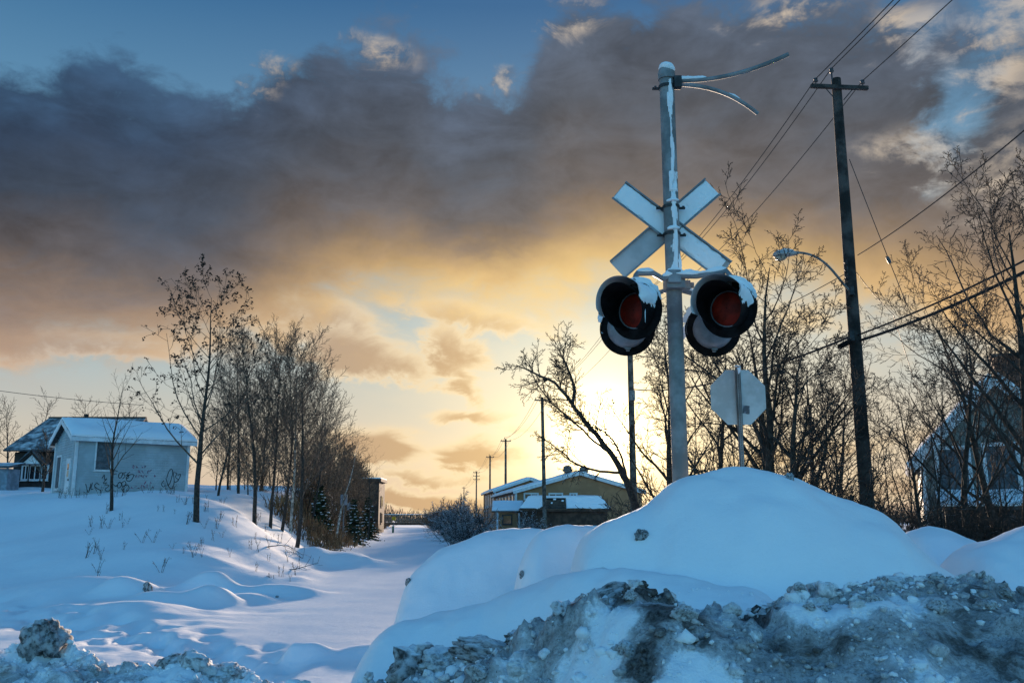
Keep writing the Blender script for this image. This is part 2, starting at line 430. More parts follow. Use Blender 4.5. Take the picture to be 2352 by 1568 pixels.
BANK_R = ridge_fn([(-500, 1500, 7.9), (-100, 1492, 7.7), (60, 1505, 7.6), (200, 1525, 7.6), (330, 1525, 7.5), (450, 1520, 7.5), (520, 1520, 7.5), (640, 1550, 7.4), (760, 1566, 7.2), (850, 1552, 6.9), (930, 1512, 6.6), (1060, 1492, 6.3), (1170, 1440, 6.0), (1300, 1390, 5.8),
                   (1400, 1344, 5.6), (1450, 1332, 5.5), (1600, 1332, 5.5), (1750, 1322, 5.5), (1900, 1305, 5.5), (2000, 1298, 5.6), (2200, 1312, 5.7), (2352, 1335, 5.8), (2600, 1390, 5.8), (3200, 1450, 6.0)], 0.10, 0.3)
BUMPS = [(at(320, 1262, 20), 0.8, 0.7, 0.40), (at(490, 1258, 22), 0.55, 0.55, 0.48), (at(400, 1290, 19), 1.0, 0.6, 0.20), (at(505, 1290, 19.5), 0.5, 0.45, 0.32), (at(560, 1300, 20.5), 0.7, 0.5, 0.2), (at(640, 1295, 22), 1.0, 0.7, 0.26), (at(700, 1488, 12.2), 0.28, 0.25, 0.20),
         (at(775, 1262, 36), 1.6, 2.0, 0.5), (at(860, 1452, 12.5), 0.5, 0.4, 0.12), (at(230, 1330, 17), 1.8, 0.9, 0.22), (at(1183, 1222, 12.4), 0.17, 0.2, 0.20), (at(1105, 1240, 12.6), 0.13, 0.16, 0.12), (at(150, 1290, 21), 2.2, 1.2, 0.3)]

def dirt_zone(x, y):
    gx, gy, gz, lo = BANK_R
    yr = np.interp(x, gx, gy); j = fbm(x * 1.6, y * 1.6, 4, 5) * 0.55
    z = 1 - sstep(0.02, 0.40, (y - yr) + j * 0.35)
    # crumbs spilled past the crest on the right
    spill = np.exp(-(((x - 2.55) / 0.85) ** 2 + ((y - 6.25) / 0.62) ** 2)) + 0.8 * np.exp(-(((x - 4.6) / 1.3) ** 2 + ((y - 6.9) / 1.0) ** 2))
    return np.maximum(z, np.clip(spill * 1.3 + j * 0.5 - 0.15, 0, 0.75))

def height(x, y, detail=True):
    x = np.asarray(x, float); y = np.asarray(y, float)
    off = track_x(y) - 2.9 - x
    s = y - 0.9 * (off - 3.0)
    A = sstep(16.5, 33, s)
    far = 1 - 0.75 * sstep(70, 150, y)
    bankl = (0.45 + 0.053 * np.clip(y, 0, 75)) * sstep(-0.3, 4.7, off) * A * far
    offr = x - track_x(y) - 3.2
    base = bankl + 0.35 * sstep(0, 6, offr) * sstep(9, 20, y)
    bed = sstep(-1.2, 0.6, off)      # 0 on the flat rail bed
    base = base + fbm(x * 0.22, y * 0.22, 3, 3) * 0.16 * sstep(7, 16, y) * (0.22 + 1.5 * bed) + fbm(x * 0.055, y * 0.10, 2, 8) * 0.18 * sstep(12, 25, y) * (0.15 + 0.85 * bed)
    base = base + (0.012 + 0.04 * bed) * fbm(x * 0.9, y * 1.6, 3, 14) * sstep(8, 14, y)
    # wind-drift undulation on the left bank
    base = base + 0.09 * np.sin(0.55 * x + 0.95 * y + 2.5 * fbm(x * 0.1, y * 0.1, 2, 21)) * sstep(0.4, 3.0, off) * A * (1 - sstep(45, 80, y))
    # low windrow at the left edge of the bed
    base = base + (0.05 + 0.10 * fbm(x * 0.8, y * 0.8, 3, 31)) * np.exp(-((off + 0.25 * np.sin(y * 0.3)) / 0.45) ** 2) * sstep(20, 27, y) * (1 - sstep(95, 130, y))
    for p, rx, ry, h in BUMPS:
        wob = 1 + 0.5 * fbm(x * 1.3, y * 1.3, 2, 33)
        base = base + h * np.exp(-((((x - p.x) / rx) ** 2 + ((y - p.y) / ry) ** 2) * wob) ** 1.3)
    # trodden path on the left
    P = [at(-200, 1372, 20.5), at(60, 1410, 17.2), at(250, 1448, 14.6), at(420, 1480, 12.8), at(620, 1512, 11.3)]
    py = np.interp(x, [p.x for p in P], [p.y for p in P])
    tr = np.exp(-((y - py) / (1.15 + 0.25 * fbm(x, y, 2, 40))) ** 2) * sstep(-14, -11, x) * (1 - sstep(-3.2, -2.3, x)) * 1.0
    base = base + tr * (-0.06 - 0.17 * (1 - sstep(0.12, 0.48, worley(x * 1.9 + 0.3 * y, y * 1.15, 60))) + 0.17 * fbm(x * 2.2, y * 2.2, 4, 61))
    z = base
    for (gx, gy, gz, lo), wf, wb, pw in MOUND_R:
        zr = np.interp(x, gx, gz, left=lo, right=lo); yr = np.interp(x, gx, gy)
        t = np.where(y < yr, (yr - y) / wf, (y - yr) / wb); t = np.clip(t, 0, 1)
        S = (0.5 * (1 + np.cos(np.pi * t))) ** pw
        h = (zr + 0.35) * S - 0.35 + (0.17 * fbm(x * 0.95, y * 0.95, 4, 77) * (0.3 + 0.7 * sstep(0, 0.25, t)) + 0.035 * fbm(x * 3.4, y * 2.6, 4, 78)) * S
        z = smax(h, z, 0.07)
    # clots that broke the main mound's face
    # ploughed bank at the road side
    gx, gy, gz, lo = BANK_R
    zr = np.interp(x, gx, gz, left=lo, right=lo); yr = np.interp(x, gx, gy)
    dy = yr - y
    front = np.where(dy > 0, zr - 0.12 * dy - 0.55 * np.maximum(dy - 0.5, 0) ** 1.25, zr - 0.75 * (-dy) ** 1.15 - 0.05)
    front = np.maximum(front, -0.4)
    b = front - 0.10 * sstep(-2.5, -1.0, x)
    if detail:
        d = dirt_zone(x, y)
        wx = x + 0.12 * fbm(x * 4, y * 4, 2, 90); wy = y + 0.12 * fbm(x * 4 + 5, y * 4, 2, 92)
        l1 = 0.55 - worley(wx * 3.1, wy * 3.1, 11); l2 = 0.55 - worley(wx * 7.5, wy * 7.5, 12); l3 = 0.5 - worley(wx * 17, wy * 17, 13)
        rough = 0.35 + 0.9 * sstep(-0.25, 0.3, fbm(x * 1.3, y * 1.3, 3, 95))
        lump = (0.10 * l1 + 0.09 * l2 + 0.05 * l3 + chunks(wx * 2.3, wy * 2.3, 70) * 0.10 + chunks(wx * 5.2, wy * 5.2, 72) * 0.06 + chunks(wx * 11, wy * 11, 74) * 0.03) * rough + 0.15 * fbm(x * 1.5, y * 1.5, 4, 97)
        b = b + lump * sstep(-0.45, -0.05, dy)
        z = z + d * (0.09 * l2 + 0.05 * l3) * rough * (dy < 0)
    z = smax(b, z, 0.04)
    road = -0.05
    z = np.where(y < 2.4, np.minimum(z, np.maximum(road, z * 0 + (y - 1.2) * 0.5)), z)
    return np.maximum(z, -0.35)

def gz(x, y): return float(height(np.array([x]), np.array([y]), True)[0])

def axis(core0, core1, step, grow_lo, grow_hi, lo, hi):
    a = list(np.arange(core0, core1, step)); s = step; v = a[-1]
    while v < hi: s *= grow_hi; v += s; a.append(v)
    s = step; v = core0; b = []
    while v > lo: s *= grow_lo; v -= s; b.append(v)
    return np.array(b[::-1] + a)
GX = axis(-5.0, 5.0, 0.030, 1.03, 1.038, -900, 900)
GY = axis(3.8, 8.0, 0.030, 1.12, 1.019, -60, 2600)
XX, YY = np.meshgrid(GX, GY)
ZZ = height(XX, YY)
nx, ny = len(GX), len(GY)
ii = (np.arange(ny - 1)[:, None] * nx + np.arange(nx - 1)[None, :]).ravel()
gme = mesh_np('snow_ground', np.stack([XX.ravel(), YY.ravel(), ZZ.ravel()], 1), np.stack([ii, ii + 1, ii + nx + 1, ii + nx], 1), smooth=True)
D = dirt_zone(XX, YY)
pat = fbm(XX * 0.95 + 3, YY * 1.25, 5, 120, 0.55)
DD = D * np.clip(0.44 + 1.0 * pat, 0.05, 0.85)
for cx, cy, rx, ry, amp in [(1480, 1350, 90, 45, 1.0), (1545, 1420, 110, 70, 1.0), (1500, 1500, 70, 90, 0.85), (1720, 1365, 70, 45, 1.0), (1780, 1450, 190, 55, 0.85), (1850, 1530, 220, 60, 0.8), (1350, 1545, 70, 40, 0.85), (1130, 1470, 90, 18, 0.9), (2280, 1480, 90, 120, 0.55), (1000, 1540, 80, 30, 0.5), (1240, 1415, 90, 14, 0.8), (2040, 1440, 60, 40, 0.6)]:
    # soot patches thrown up by the plough
    gx_, gy_, gz_, _ = BANK_R
    dpt = 5.5 - max(0, cy - 1335) / 235 * 1.35
    p = at(cx, cy, dpt); w = dpt / 2110
    DD = np.maximum(DD, 1.35 * amp * np.exp(-(((XX - p.x) / (rx * w)) ** 2 + ((YY - p.y) / (ry * w * 3.2)) ** 2)) * (0.85 + 1.0 * fbm(XX * 4, YY * 4, 4, 130)) * D)
for cx, cy, rx, ry in [(1580, 1480, 60, 60), (1640, 1500, 60, 45), (1420, 1450, 60, 90), (2000, 1400, 130, 30), (1700, 1420, 50, 18), (1880, 1425, 70, 16)]:
    dpt = 5.5 - max(0, cy - 1335) / 235 * 1.35
    p = at(cx, cy, dpt); w = dpt / 2110
    DD *= 1 - 0.75 * np.clip(np.exp(-(((XX - p.x) / (rx * w)) ** 2 + ((YY - p.y) / (ry * w * 3.0)) ** 2)) * (1 + 2.2 * fbm(XX * 6, YY * 6, 4, 140)), 0, 1)
att = gme.attributes.new('dirt', 'FLOAT', 'POINT'); att.data.foreach_set('value', np.clip(DD, 0, 1).astype(np.float32).ravel())
gme.materials.append(M_GROUND)
link(bpy.data.objects.new('snow_ground', gme), kind='structure')

# ------------------------------------------------------------------ plants
def tubes(polys, name, mat_, parent=None, smooth=True, extra=None):
    """polys: list of (points[n,3], radii[n], sides) -> one mesh"""
    groups = {}
    for P, r, k in polys: groups.setdefault((len(P), k), []).append((P, r))
    V, Q, base = [], [], 0
    for (n, k), lst in groups.items():
        P = np.array([a for a, _ in lst], float); r = np.array([b for _, b in lst], float); m = len(lst)
        T = np.empty_like(P); T[:, 1:-1] = P[:, 2:] - P[:, :-2]; T[:, 0] = P[:, 1] - P[:, 0]; T[:, -1] = P[:, -1] - P[:, -2]
        T /= np.linalg.norm(T, axis=2, keepdims=True) + 1e-9
        ref = np.zeros_like(T); ov = P[:, -1] - P[:, 0]
        up = np.abs(ov[:, 2]) > 0.8 * np.linalg.norm(ov, axis=1)
        ref[up, :, 0] = 1; ref[~up, :, 2] = 1
        A = ref - T * (ref * T).sum(2, keepdims=True); A /= np.linalg.norm(A, axis=2, keepdims=True) + 1e-9
        B = np.cross(T, A)
        ph = np.arange(k) * 2 * math.pi / k
        ring = P[:, :, None, :] + r[:, :, None, None] * (A[:, :, None, :] * np.cos(ph)[None, None, :, None] + B[:, :, None, :] * np.sin(ph)[None, None, :, None])
        V.append(ring.reshape(-1, 3))
        i0 = (np.arange(m)[:, None, None] * n + np.arange(n - 1)[None, :, None]) * k + np.arange(k)[None, None, :]
        j = (np.arange(k) + 1) % k - np.arange(k)
        i1 = i0 + j[None, None, :]
        q = np.stack([i0, i1, i1 + k, i0 + k], -1).reshape(-1, 4) + base
        Q.append(q); base += m * n * k
    me = mesh_np(name, np.concatenate(V), np.concatenate(Q), smooth=smooth)
    me.materials.append(mat_)
    return link(bpy.data.objects.new(name, me), parent)

def rot_about(v, axis_, a):
    c, s = math.cos(a), math.sin(a)
    return v * c + np.cross(axis_, v) * s + axis_ * np.dot(axis_, v) * (1 - c)
def unit(v): return v / (np.linalg.norm(v) + 1e-9)

def grow(rng, p, d, L, r, lev, cfg, out, maxlev):
    n = cfg['seg'][min(lev, len(cfg['seg']) - 1)]
    pts = [p]; dirs = [d]; step = L / (n - 1)
    wob = cfg['wob'][min(lev, len(cfg['wob']) - 1)]; trop = cfg['trop'][min(lev, len(cfg['trop']) - 1)]
    for i in range(n - 1):
        d = unit(d + rng.normal(0, wob, 3) + np.array([0, 0, trop]))
        p = p + d * step; pts.append(p); dirs.append(d)
    tip = (cfg.get('tip', 0.35) if lev < maxlev else 0.5) if lev else 0.07
    rad = np.linspace(1, tip, n) * r
    out.append((np.array(pts), np.maximum(rad, cfg['rmin']), 7 if lev == 0 else (5 if lev == 1 else (4 if lev == 2 and r > 0.012 else 3)), lev))
    if lev >= maxlev: return
    nc = cfg['n'][lev]; nc = max(1, int(round(nc * rng.uniform(0.8, 1.2))))
    t0 = cfg['t0'][min(lev, len(cfg['t0']) - 1)]
    az = rng.uniform(0, 6.28)
    for j in range(nc):
        t = t0 + (1 - t0) * ((j + rng.uniform(0.2, 0.9)) / nc)
        f = t * (n - 1); i = min(int(f), n - 2); fr = f - i
        q = pts[i] * (1 - fr) + pts[i + 1] * fr; dd = dirs[min(i + 1, n - 1)]
        az += 2.4 + rng.normal(0, 0.4)
        ang = R(cfg['ang'][min(lev, len(cfg['ang']) - 1)]) * rng.uniform(0.75, 1.25)
        side = unit(np.cross(dd, np.array([0.3, 0.2, 1.0]) if abs(dd[2]) < 0.95 else np.array([1.0, 0, 0])))
        side = rot_about(side, dd, az)
        nd = rot_about(dd, unit(np.cross(dd, side)), ang)
        taper = cfg.get('shape', lambda t: 1 - 0.55 * t)(t) if lev == 0 else (1 - 0.5 * t)
        cl = L * cfg['len'][min(lev, len(cfg['len']) - 1)] * taper * rng.uniform(0.75, 1.2)
        rr = r * (1 - (1 - tip) * t)
        grow(rng, q, nd, cl, min(rr * 0.75, max(cfg['rmin'], rr * cfg['rr'][min(lev, len(cfg['rr']) - 1)])), lev + 1, cfg, out, maxlev)

M_BARK = mat('bark', (0.055, 0.042, 0.034), 0.9, 0.25, 14, 0.5, 60, snow=(0.95, 1.15))
M_BARKS = mat('bark_snowy', (0.045, 0.036, 0.030), 0.9, 0.25, 14, 0.5, 60, snow=(0.62, 0.9))
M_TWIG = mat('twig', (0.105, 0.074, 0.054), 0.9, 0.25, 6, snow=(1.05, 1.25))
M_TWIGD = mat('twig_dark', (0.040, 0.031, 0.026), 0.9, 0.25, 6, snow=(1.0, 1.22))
M_BIRCH = mat('birch_bark', (0.42, 0.38, 0.33), 0.8, 0.3, 9)
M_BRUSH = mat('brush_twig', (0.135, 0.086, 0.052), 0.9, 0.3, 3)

POPLAR = dict(seg=[12, 7, 5, 4], wob=[0.035, 0.07, 0.10, 0.12], trop=[0.05, 0.10, 0.06, 0.02], n=[30, 10, 5], t0=[0.2, 0.15, 0.1], ang=[44, 36, 38], len=[0.52, 0.45, 0.5], rr=[0.34, 0.45, 0.6], rmin=0.0065, tip=0.15, shape=lambda t: 1 - 0.66 * t)
ASH = dict(seg=[12, 8, 5, 4], wob=[0.04, 0.08, 0.13, 0.16], trop=[0.05, 0.10, 0.04, 0.0], n=[24, 8, 4], t0=[0.26, 0.2, 0.2], ang=[50, 40, 42], len=[0.66, 0.42, 0.45], rr=[0.42, 0.45, 0.6], rmin=0.006, tip=0.14, shape=lambda t: 1 - 0.72 * t)
MAPLE = dict(seg=[12, 9, 7, 5, 4], wob=[0.06, 0.10, 0.12, 0.14, 0.16], trop=[0.05, 0.07, 0.04, 0.01, 0.0], n=[12, 8, 7, 5], t0=[0.26, 0.2, 0.15, 0.1], ang=[44, 42, 44, 46], len=[0.55, 0.48, 0.44, 0.42], rr=[0.50, 0.48, 0.50, 0.6], rmin=0.0045, tip=0.2, shape=lambda t: 1 - 0.5 * t)
SAPL = dict(seg=[9, 6, 4], wob=[0.05, 0.09, 0.12], trop=[0.04, 0.05, 0.02], n=[16, 6], t0=[0.25, 0.15], ang=[40, 42], len=[0.42, 0.42], rr=[0.45, 0.55], rmin=0.004, tip=0.2)
SHRUB = dict(seg=[7, 5, 4], wob=[0.10, 0.13, 0.16], trop=[0.02, 0.03, 0.0], n=[9, 5], t0=[0.2, 0.15], ang=[36, 42], len=[0.45, 0.5], rr=[0.5, 0.6], rmin=0.004, tip=0.3)

def make_tree(name, seed, cfg, H, r, lev, label, cat='tree', group=None, loc=(0, 0, 0), lean=(0, 0), mt=None, mc=None, trunk_pts=None, stems=1, spread=0.0, thin=0.0):
    rng = np.random.default_rng(seed); out = []
    if trunk_pts is not None:
        for tp in trunk_pts:
            P = np.array(tp['p'], float); rr = np.array(tp['r'], float)
            # densify the traced limb
            t = np.linspace(0, 1, len(P)); tt = np.linspace(0, 1, max(8, 3 * len(P)))
            PP = np.stack([np.interp(tt, t, P[:, i]) for i in range(3)], 1)
            for _ in range(2): PP[1:-1] = 0.25 * PP[:-2] + 0.5 * PP[1:-1] + 0.25 * PP[2:]
            PP[1:-1] += rng.normal(0, 0.012, PP[1:-1].shape)
            rad = np.interp(tt, t, rr); out.append((PP, rad, 8, 0))
            for j in range(tp.get('n', 12)):
                f = tp.get('t0', 0.3) + (1 - tp.get('t0', 0.3)) * (j + rng.uniform(0, 1)) / tp.get('n', 12)
                i = min(int(f * (len(PP) - 1)), len(PP) - 2); dd = unit(PP[i + 1] - PP[i])
                side = rot_about(unit(np.cross(dd, [0.2, 0.4, 1.0])), dd, rng.uniform(0, 6.28))
                nd = rot_about(dd, side, R(rng.uniform(25, 60)))
                grow(rng, PP[i], nd, tp.get('L', 1.5) * (1.1 - 0.5 * f) * rng.uniform(0.6, 1.2), max(0.007, min(rad[i] * 0.6, tp.get('L', 1.5) * 0.012)), 2, cfg, out, lev)
    else:
        for sidx in range(stems):
            d0 = unit(np.array([lean[0] + rng.normal(0, spread), lean[1] + rng.normal(0, spread), 1.0]))
            b0 = np.array([rng.normal(0, 0.12 * (stems > 1)), rng.normal(0, 0.12 * (stems > 1)), -0.25])
            grow(rng, b0, d0, (H + 0.25) * (rng.uniform(0.65, 1.05) if stems > 1 else 1), r, 0, cfg, out, lev)
    t = thing(name, loc, label, cat, group)
    tr = [(P, q, k) for P, q, k, l in out if l == 0]; cr = [(P, q, k) for P, q, k, l in out if l > 0]
    tubes(tr, 'trunk' if stems == 1 else 'stems', mt or M_BARK, t)
    if cr: tubes(cr, 'crown', mc or M_TWIG, t)
    t['_h'] = float(max(P[:, 2].max() for P, _, _, _ in out))
    return t, out

def ground_loc(px, d, sink=0.0):
    """where the sighting bearing px meets the ground d metres out"""
    x = (px - 1176.0) / (FPX * CP + 406 * SP) * d
    return Vector((x, d, gz(x, d) - sink))

TREES = []
# --- left bank: the ash with seed bunches
loc = ground_loc(452, 30)
t, out = make_tree('seed_bunch_tree', 11, ASH, (at(430, 610, 30).z - loc.z) * 0.86, 0.105, 3, 'tall tree hung with dark seed bunches, in front of the white shed\'s right end', loc=loc, lean=(-0.03, 0), mt=M_BARKS)
rng = np.random.default_rng(5)
V, F = [], []
tips = [P[-1] for P, q, k, l in out if l >= 2] + [P[len(P) // 2] for P, q, k, l in out if l == 2]
for p in tips:
    if rng.uniform() > 0.62: continue
    for _ in range(rng.integers(3, 7)):
        c = p + rng.normal(0, 0.035, 3) + np.array([0, 0, -0.03]); s = rng.uniform(0.03, 0.062)
        a = unit(rng.normal(0, 1, 3)) * s; b = unit(np.cross(a, rng.normal(0, 1, 3))) * s * 0.55
        i = len(V); V += [c - a, c + b, c + a, c - b]; F.append((i, i + 1, i + 2, i + 3))
me = mesh_np('seed_bunches', V, F); me.materials.append(mat('seed', (0.035, 0.022, 0.016), 0.9, 0.3, 9))
link(bpy.data.objects.new('seed_bunches', me), t, kind='stuff')
# --- sapling before the shed
loc = ground_loc(255, 34)
make_tree('bare_sapling', 21, SAPL, at(235, 880, 34).z - loc.z, 0.075, 2, 'thin bare sapling standing right in front of the shed\'s side wall', loc=loc, lean=(-0.02, 0), mt=M_BARKS)
# --- the clump of tall bare trees
clump = [(497, 40, 905, 'slender bare tree just right of the seed-bunch tree, first of the bank clump', 31, .06), (545, 44, 770, 'bare tree with an open top, second in the clump on the bank', 32, .075), (586, 36, 775, 'bare tree with a snow-dotted leaning trunk, third in the bank clump', 33, .09), (622, 38, 765, 'straight bare tree in the middle of the bank clump', 34, .075),
         (648, 39, 790, 'bare tree leaning right in the middle of the bank clump', 35, .075), (668, 41, 800, 'pale-barked tree near the front of the bank clump', 36, .07), (684, 36, 775, 'tall bare tree at the right front of the bank clump', 37, .09), (715, 47, 850, 'bare tree behind the right side of the bank clump', 38, .07), (600, 50, 830, 'bare tree at the back of the bank clump', 39, .07), (520, 52, 850, 'bare tree at the back left of the bank clump', 40, .07)]
for px, d, top, lab, sd, r in clump:
    loc = ground_loc(px, d)
    make_tree('bare_tree', sd, POPLAR, (at(px, top, d).z - loc.z) * .93, r, 3, lab, group='clump of tall bare trees on the left bank', loc=loc, lean=((0.06 if 'right' in lab else -0.01), 0), mt=M_BIRCH if 'pale' in lab else M_BARKS)
# --- birch by the signs and the thin tree at the end of the line
loc = ground_loc(772, 50); make_tree('birch_tree', 51, SAPL, at(790, 1010, 50).z - loc.z, 0.075, 2, 'thin white-barked birch leaning by the two grey signs', loc=loc, lean=(0.10, 0), mt=M_BIRCH)
loc = ground_loc(846, 70); make_tree('bare_tree', 52, SAPL, at(858, 1035, 70).z - loc.z, 0.07, 2, 'thin pointed bare tree rising before the brick building', loc=loc, lean=(0.03, 0))
# --- tree line along the left side of the bed
protos = []
for k in range(5):
    cfg = dict(POPLAR); cfg['n'] = [22, 7, 4]; cfg['rmin'] = 0.014; cfg['len'] = [0.42, 0.45, 0.5]; cfg['t0'] = [0.12, 0.15, 0.1]
    p, _ = make_tree('line_tree', 60 + k, cfg, 8.0, 0.10, 3, 'bare brown tree in the dense line along the left of the bed', group='tree line along the left of the bed', mc=M_BRUSH)
    protos.append(p)
rng = np.random.default_rng(3); first = [True] * 5
def place(pr, flags, k, loc, rz, s, **kw):
    if flags[k]:
        o = pr[k]; o.location = loc; o.rotation_euler = (0, 0, rz); o.scale = s; flags[k] = False
        for a, b in kw.items():
            if b: o[a] = b
    else: o = copy_tree(pr[k], loc, rz, s, kw.get('label'), kw.get('group'))
    return o
for i in range(58):
    d = 48 + (i / 58) ** 1.25 * 95 + rng.uniform(-3, 3)
    off = rng.uniform(1.2, 9.0) if d < 75 else rng.uniform(0.8, 6)
    x = track_x(d) - 3.2 - off
    px = 1176 + x / d * 2130
    top = np.interp(px, [470, 600, 700, 760, 800, 850, 880], [1000, 1000, 985, 1010, 1040, 1085, 1130]) + rng.uniform(-10, 45)
    g = gz(x, d); Hh = at(px, top, d).z - g
    s = max(0.3, Hh / 8.0)
    place(protos, first, i % 5, (x, d, g), rng.uniform(0, 6.28), (s * 1.15, s * 1.15, s), label='bare brown tree in the line left of the bed, ' + ('behind the tall clump' if px < 690 else ('behind the conifers and grey signs' if d < 80 else 'at the brick building')))
# --- brush proto (many thin stems)
bp = []
for k in range(4):
    cfg = dict(SHRUB); cfg['rmin'] = 0.008
    p, _ = make_tree('brush', 80 + k, cfg, 2.6, 0.022, 2, 'brown leafless brush on the slope under the tree line', cat='shrub', group='brush under the left tree line', mt=M_BRUSH, mc=M_BRUSH, stems=16, spread=0.38)
    bp.append(p)
bf = [True] * 4
for i in range(46):
    d = 46 + (i / 46) ** 1.2 * 120 + rng.uniform(-2, 2); off = rng.uniform(0.6, 5.0) if i % 2 else rng.uniform(.4, 2.0)
    x = track_x(d) - 3.1 - off; s = rng.uniform(0.55, 1.25) * (1 if i % 2 else .55) * (0.8 if off < 1.5 else 1.1)
    place(bp, bf, i % 4, (x, d, gz(x, d) - 0.05), rng.uniform(0, 6.28), (s * 1.2, s * 1.2, s), label='brown leafless brush under the tree line, ' + ('just behind the bank clump' if d < 62 else ('between the grey signs and the brick building' if d < 95 else 'past the brick building')))
# --- right of the bed: tawny scrub, then the snowy bushes
for i in range(18):
    d = 95 + i * 5.0 + rng.uniform(-2, 2); x = track_x(d) + 3.6 + rng.uniform(0.2, 3.2); s = rng.uniform(0.8, 1.3)
    copy_tree(bp[i % 4], (x, d, gz(x, d) - 0.05), rng.uniform(0, 6.28), (s * 1.4, s * 1.4, s * 1.05), 'tawny leafless scrub along the far right edge of the bed', 'scrub along the right of the bed')
sb = []
M_SB = mat('snowy_twig', (0.05, 0.045, 0.045), 0.9, 0.25, 6, snow=(0.35, 0.75))
for k in range(3):
    cfg = dict(SHRUB); cfg['rmin'] = 0.012; cfg['n'] = [10, 6]
    p, _ = make_tree('snowy_bush', 90 + k, cfg, 2.7, 0.03, 2, 'x', cat='shrub', group='snowy bushes right of the bed', mt=M_SB, mc=M_SB, stems=20, spread=0.45)
    sb.append(p)
sf = [True] * 3
for i, (px, d, h, lab) in enumerate([(1042, 62, 2.7, 'dark bush dusted with snow at the right of the bed, leftmost of three big ones'), (1075, 50, 2.0, 'round snow-crusted bush in front of the dark roadside bushes'), (1100, 58, 2.6, 'dark snow-dusted bush nearest the yellow building\'s wall'), (1030, 74, 2.9, 'tall dark bush behind the snow-crusted one, beside the bed'),
                                     (1222, 46, 1.9, 'low snowy bush in front of the brown shop\'s left corner'), (1065, 70, 3.4, 'tallest dark bush in the clump right of the bed')]):
    loc = ground_loc(px, d); s = h / 2.7
    o = place(sb, sf, i % 3, loc, rng.uniform(0, 6.28), (s * .9, s * .9, s), label=lab)
# --- leaning tree before the sun
D0 = 26.0
def Q(x, y, d=D0): return tuple(at(x, y, d))
mapl = dict(MAPLE); mapl['rmin'] = 0.0065
lean_t = [dict(p=[Q(1475, 1205), Q(1440, 1110), Q(1425, 1070), Q(1372, 1000), Q(1315, 935), Q(1288, 885), Q(1225, 855), Q(1185, 838)], r=[.11, .10, .085, .07, .055, .04, .028, .012], n=26, t0=0.42, L=1.35),
          dict(p=[Q(1315, 935), Q(1322, 890, 26.2), Q(1305, 850, 26.4), Q(1290, 815, 26.5), Q(1300, 790, 26.5)], r=[.05, .042, .034, .024, .010], n=18, t0=0.15, L=1.15),
          dict(p=[Q(1430, 1085), Q(1370, 1082, 25.7), Q(1320, 1065, 25.5), Q(1290, 1035, 25.3), Q(1245, 1005, 25)], r=[.04, .034, .028, .02, .010], n=12, t0=0.2, L=1.1),
          dict(p=[Q(1400, 1040), Q(1360, 1010, 26.3), Q(1310, 960, 26.5), Q(1262, 925, 26.6), Q(1215, 850, 26.8)], r=[.036, .032, .026, .02, .010], n=16, t0=0.3, L=1.1),
          dict(p=[Q(1440, 1110), Q(1432, 1060, 25.6), Q(1410, 1010, 25.4), Q(1380, 985, 25.2), Q(1300, 960, 25)], r=[.036, .032, .026, .02, .010], n=12, t0=0.3, L=1.2)]
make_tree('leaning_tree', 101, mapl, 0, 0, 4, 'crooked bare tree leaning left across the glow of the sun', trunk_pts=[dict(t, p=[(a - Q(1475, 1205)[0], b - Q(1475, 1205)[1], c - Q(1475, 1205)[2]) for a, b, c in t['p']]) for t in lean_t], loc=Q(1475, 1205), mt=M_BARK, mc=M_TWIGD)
# --- trees right of the signal
right = [(1752, 19, 470, 0.13, MAPLE, 4, 'tallest bare tree behind the right pair of signal lamps', 111, (0.02, 0)), (1778, 20, 640, 0.15, MAPLE, 4, 'dark bare tree right behind the octagonal sign', 112, (0.06, 0)), (1810, 18, 700, 0.12, MAPLE, 4, 'bare tree with spreading limbs between the octagonal sign and the big pole', 113, (0.16, 0)),
         (1532, 24, 690, 0.12, MAPLE, 4, 'crooked bare tree just left of the signal mast', 114, (-0.03, 0)), (1650, 22, 720, 0.10, MAPLE, 4, 'bare tree seen between the mast and the octagonal sign', 115, (0.0, 0)), (1860, 24, 760, 0.10, MAPLE, 4, 'bare tree just left of the big utility pole', 116, (0.08, 0)), (1930, 27, 800, 0.09, MAPLE, 3, 'thin bare tree behind the big utility pole', 117, (0.05, 0))]
for px, d, top, r, cfg, lv, lab, sd, ln in right:
    c = dict(cfg); c['rmin'] = 0.0058; loc = ground_loc(px, d)
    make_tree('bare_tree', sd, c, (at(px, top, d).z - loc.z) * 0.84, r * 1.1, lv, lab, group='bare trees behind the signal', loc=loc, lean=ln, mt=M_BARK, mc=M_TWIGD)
# --- big snow-lined tree at the right edge
c = dict(MAPLE); c['rmin'] = 0.0048; c['trop'] = [0.05, 0.10, 0.08, 0.05, 0.02]
for px, d, top, r, lab, sd, ln in [(2335, 15, 395, 0.17, 'big dark tree with snow-lined limbs at the right edge', 128, (-0.02, 0)), (2420, 14, 480, 0.15, 'bare tree half cut off by the right edge, beside the big snow-lined one', 122, (-0.05, 0)), (2215, 19, 690, 0.10, 'bare tree in front of the pale house\'s gable', 123, (-0.06, 0)), (2100, 21, 830, 0.07, 'slim bare tree left of the pale house', 124, (0.03, 0)), (2300, 21, 620, 0.11, 'bare tree behind the big snow-lined one, before the house chimney', 125, (-0.03, 0))]:
    loc = ground_loc(px, d)
    make_tree('bare_tree', sd, c, (at(px, top, d).z - loc.z) * 0.86, r, 4 if r > 0.08 else 3, lab, group='bare trees at the right edge', loc=loc, lean=ln, mt=M_BARKS, mc=M_TWIGD)
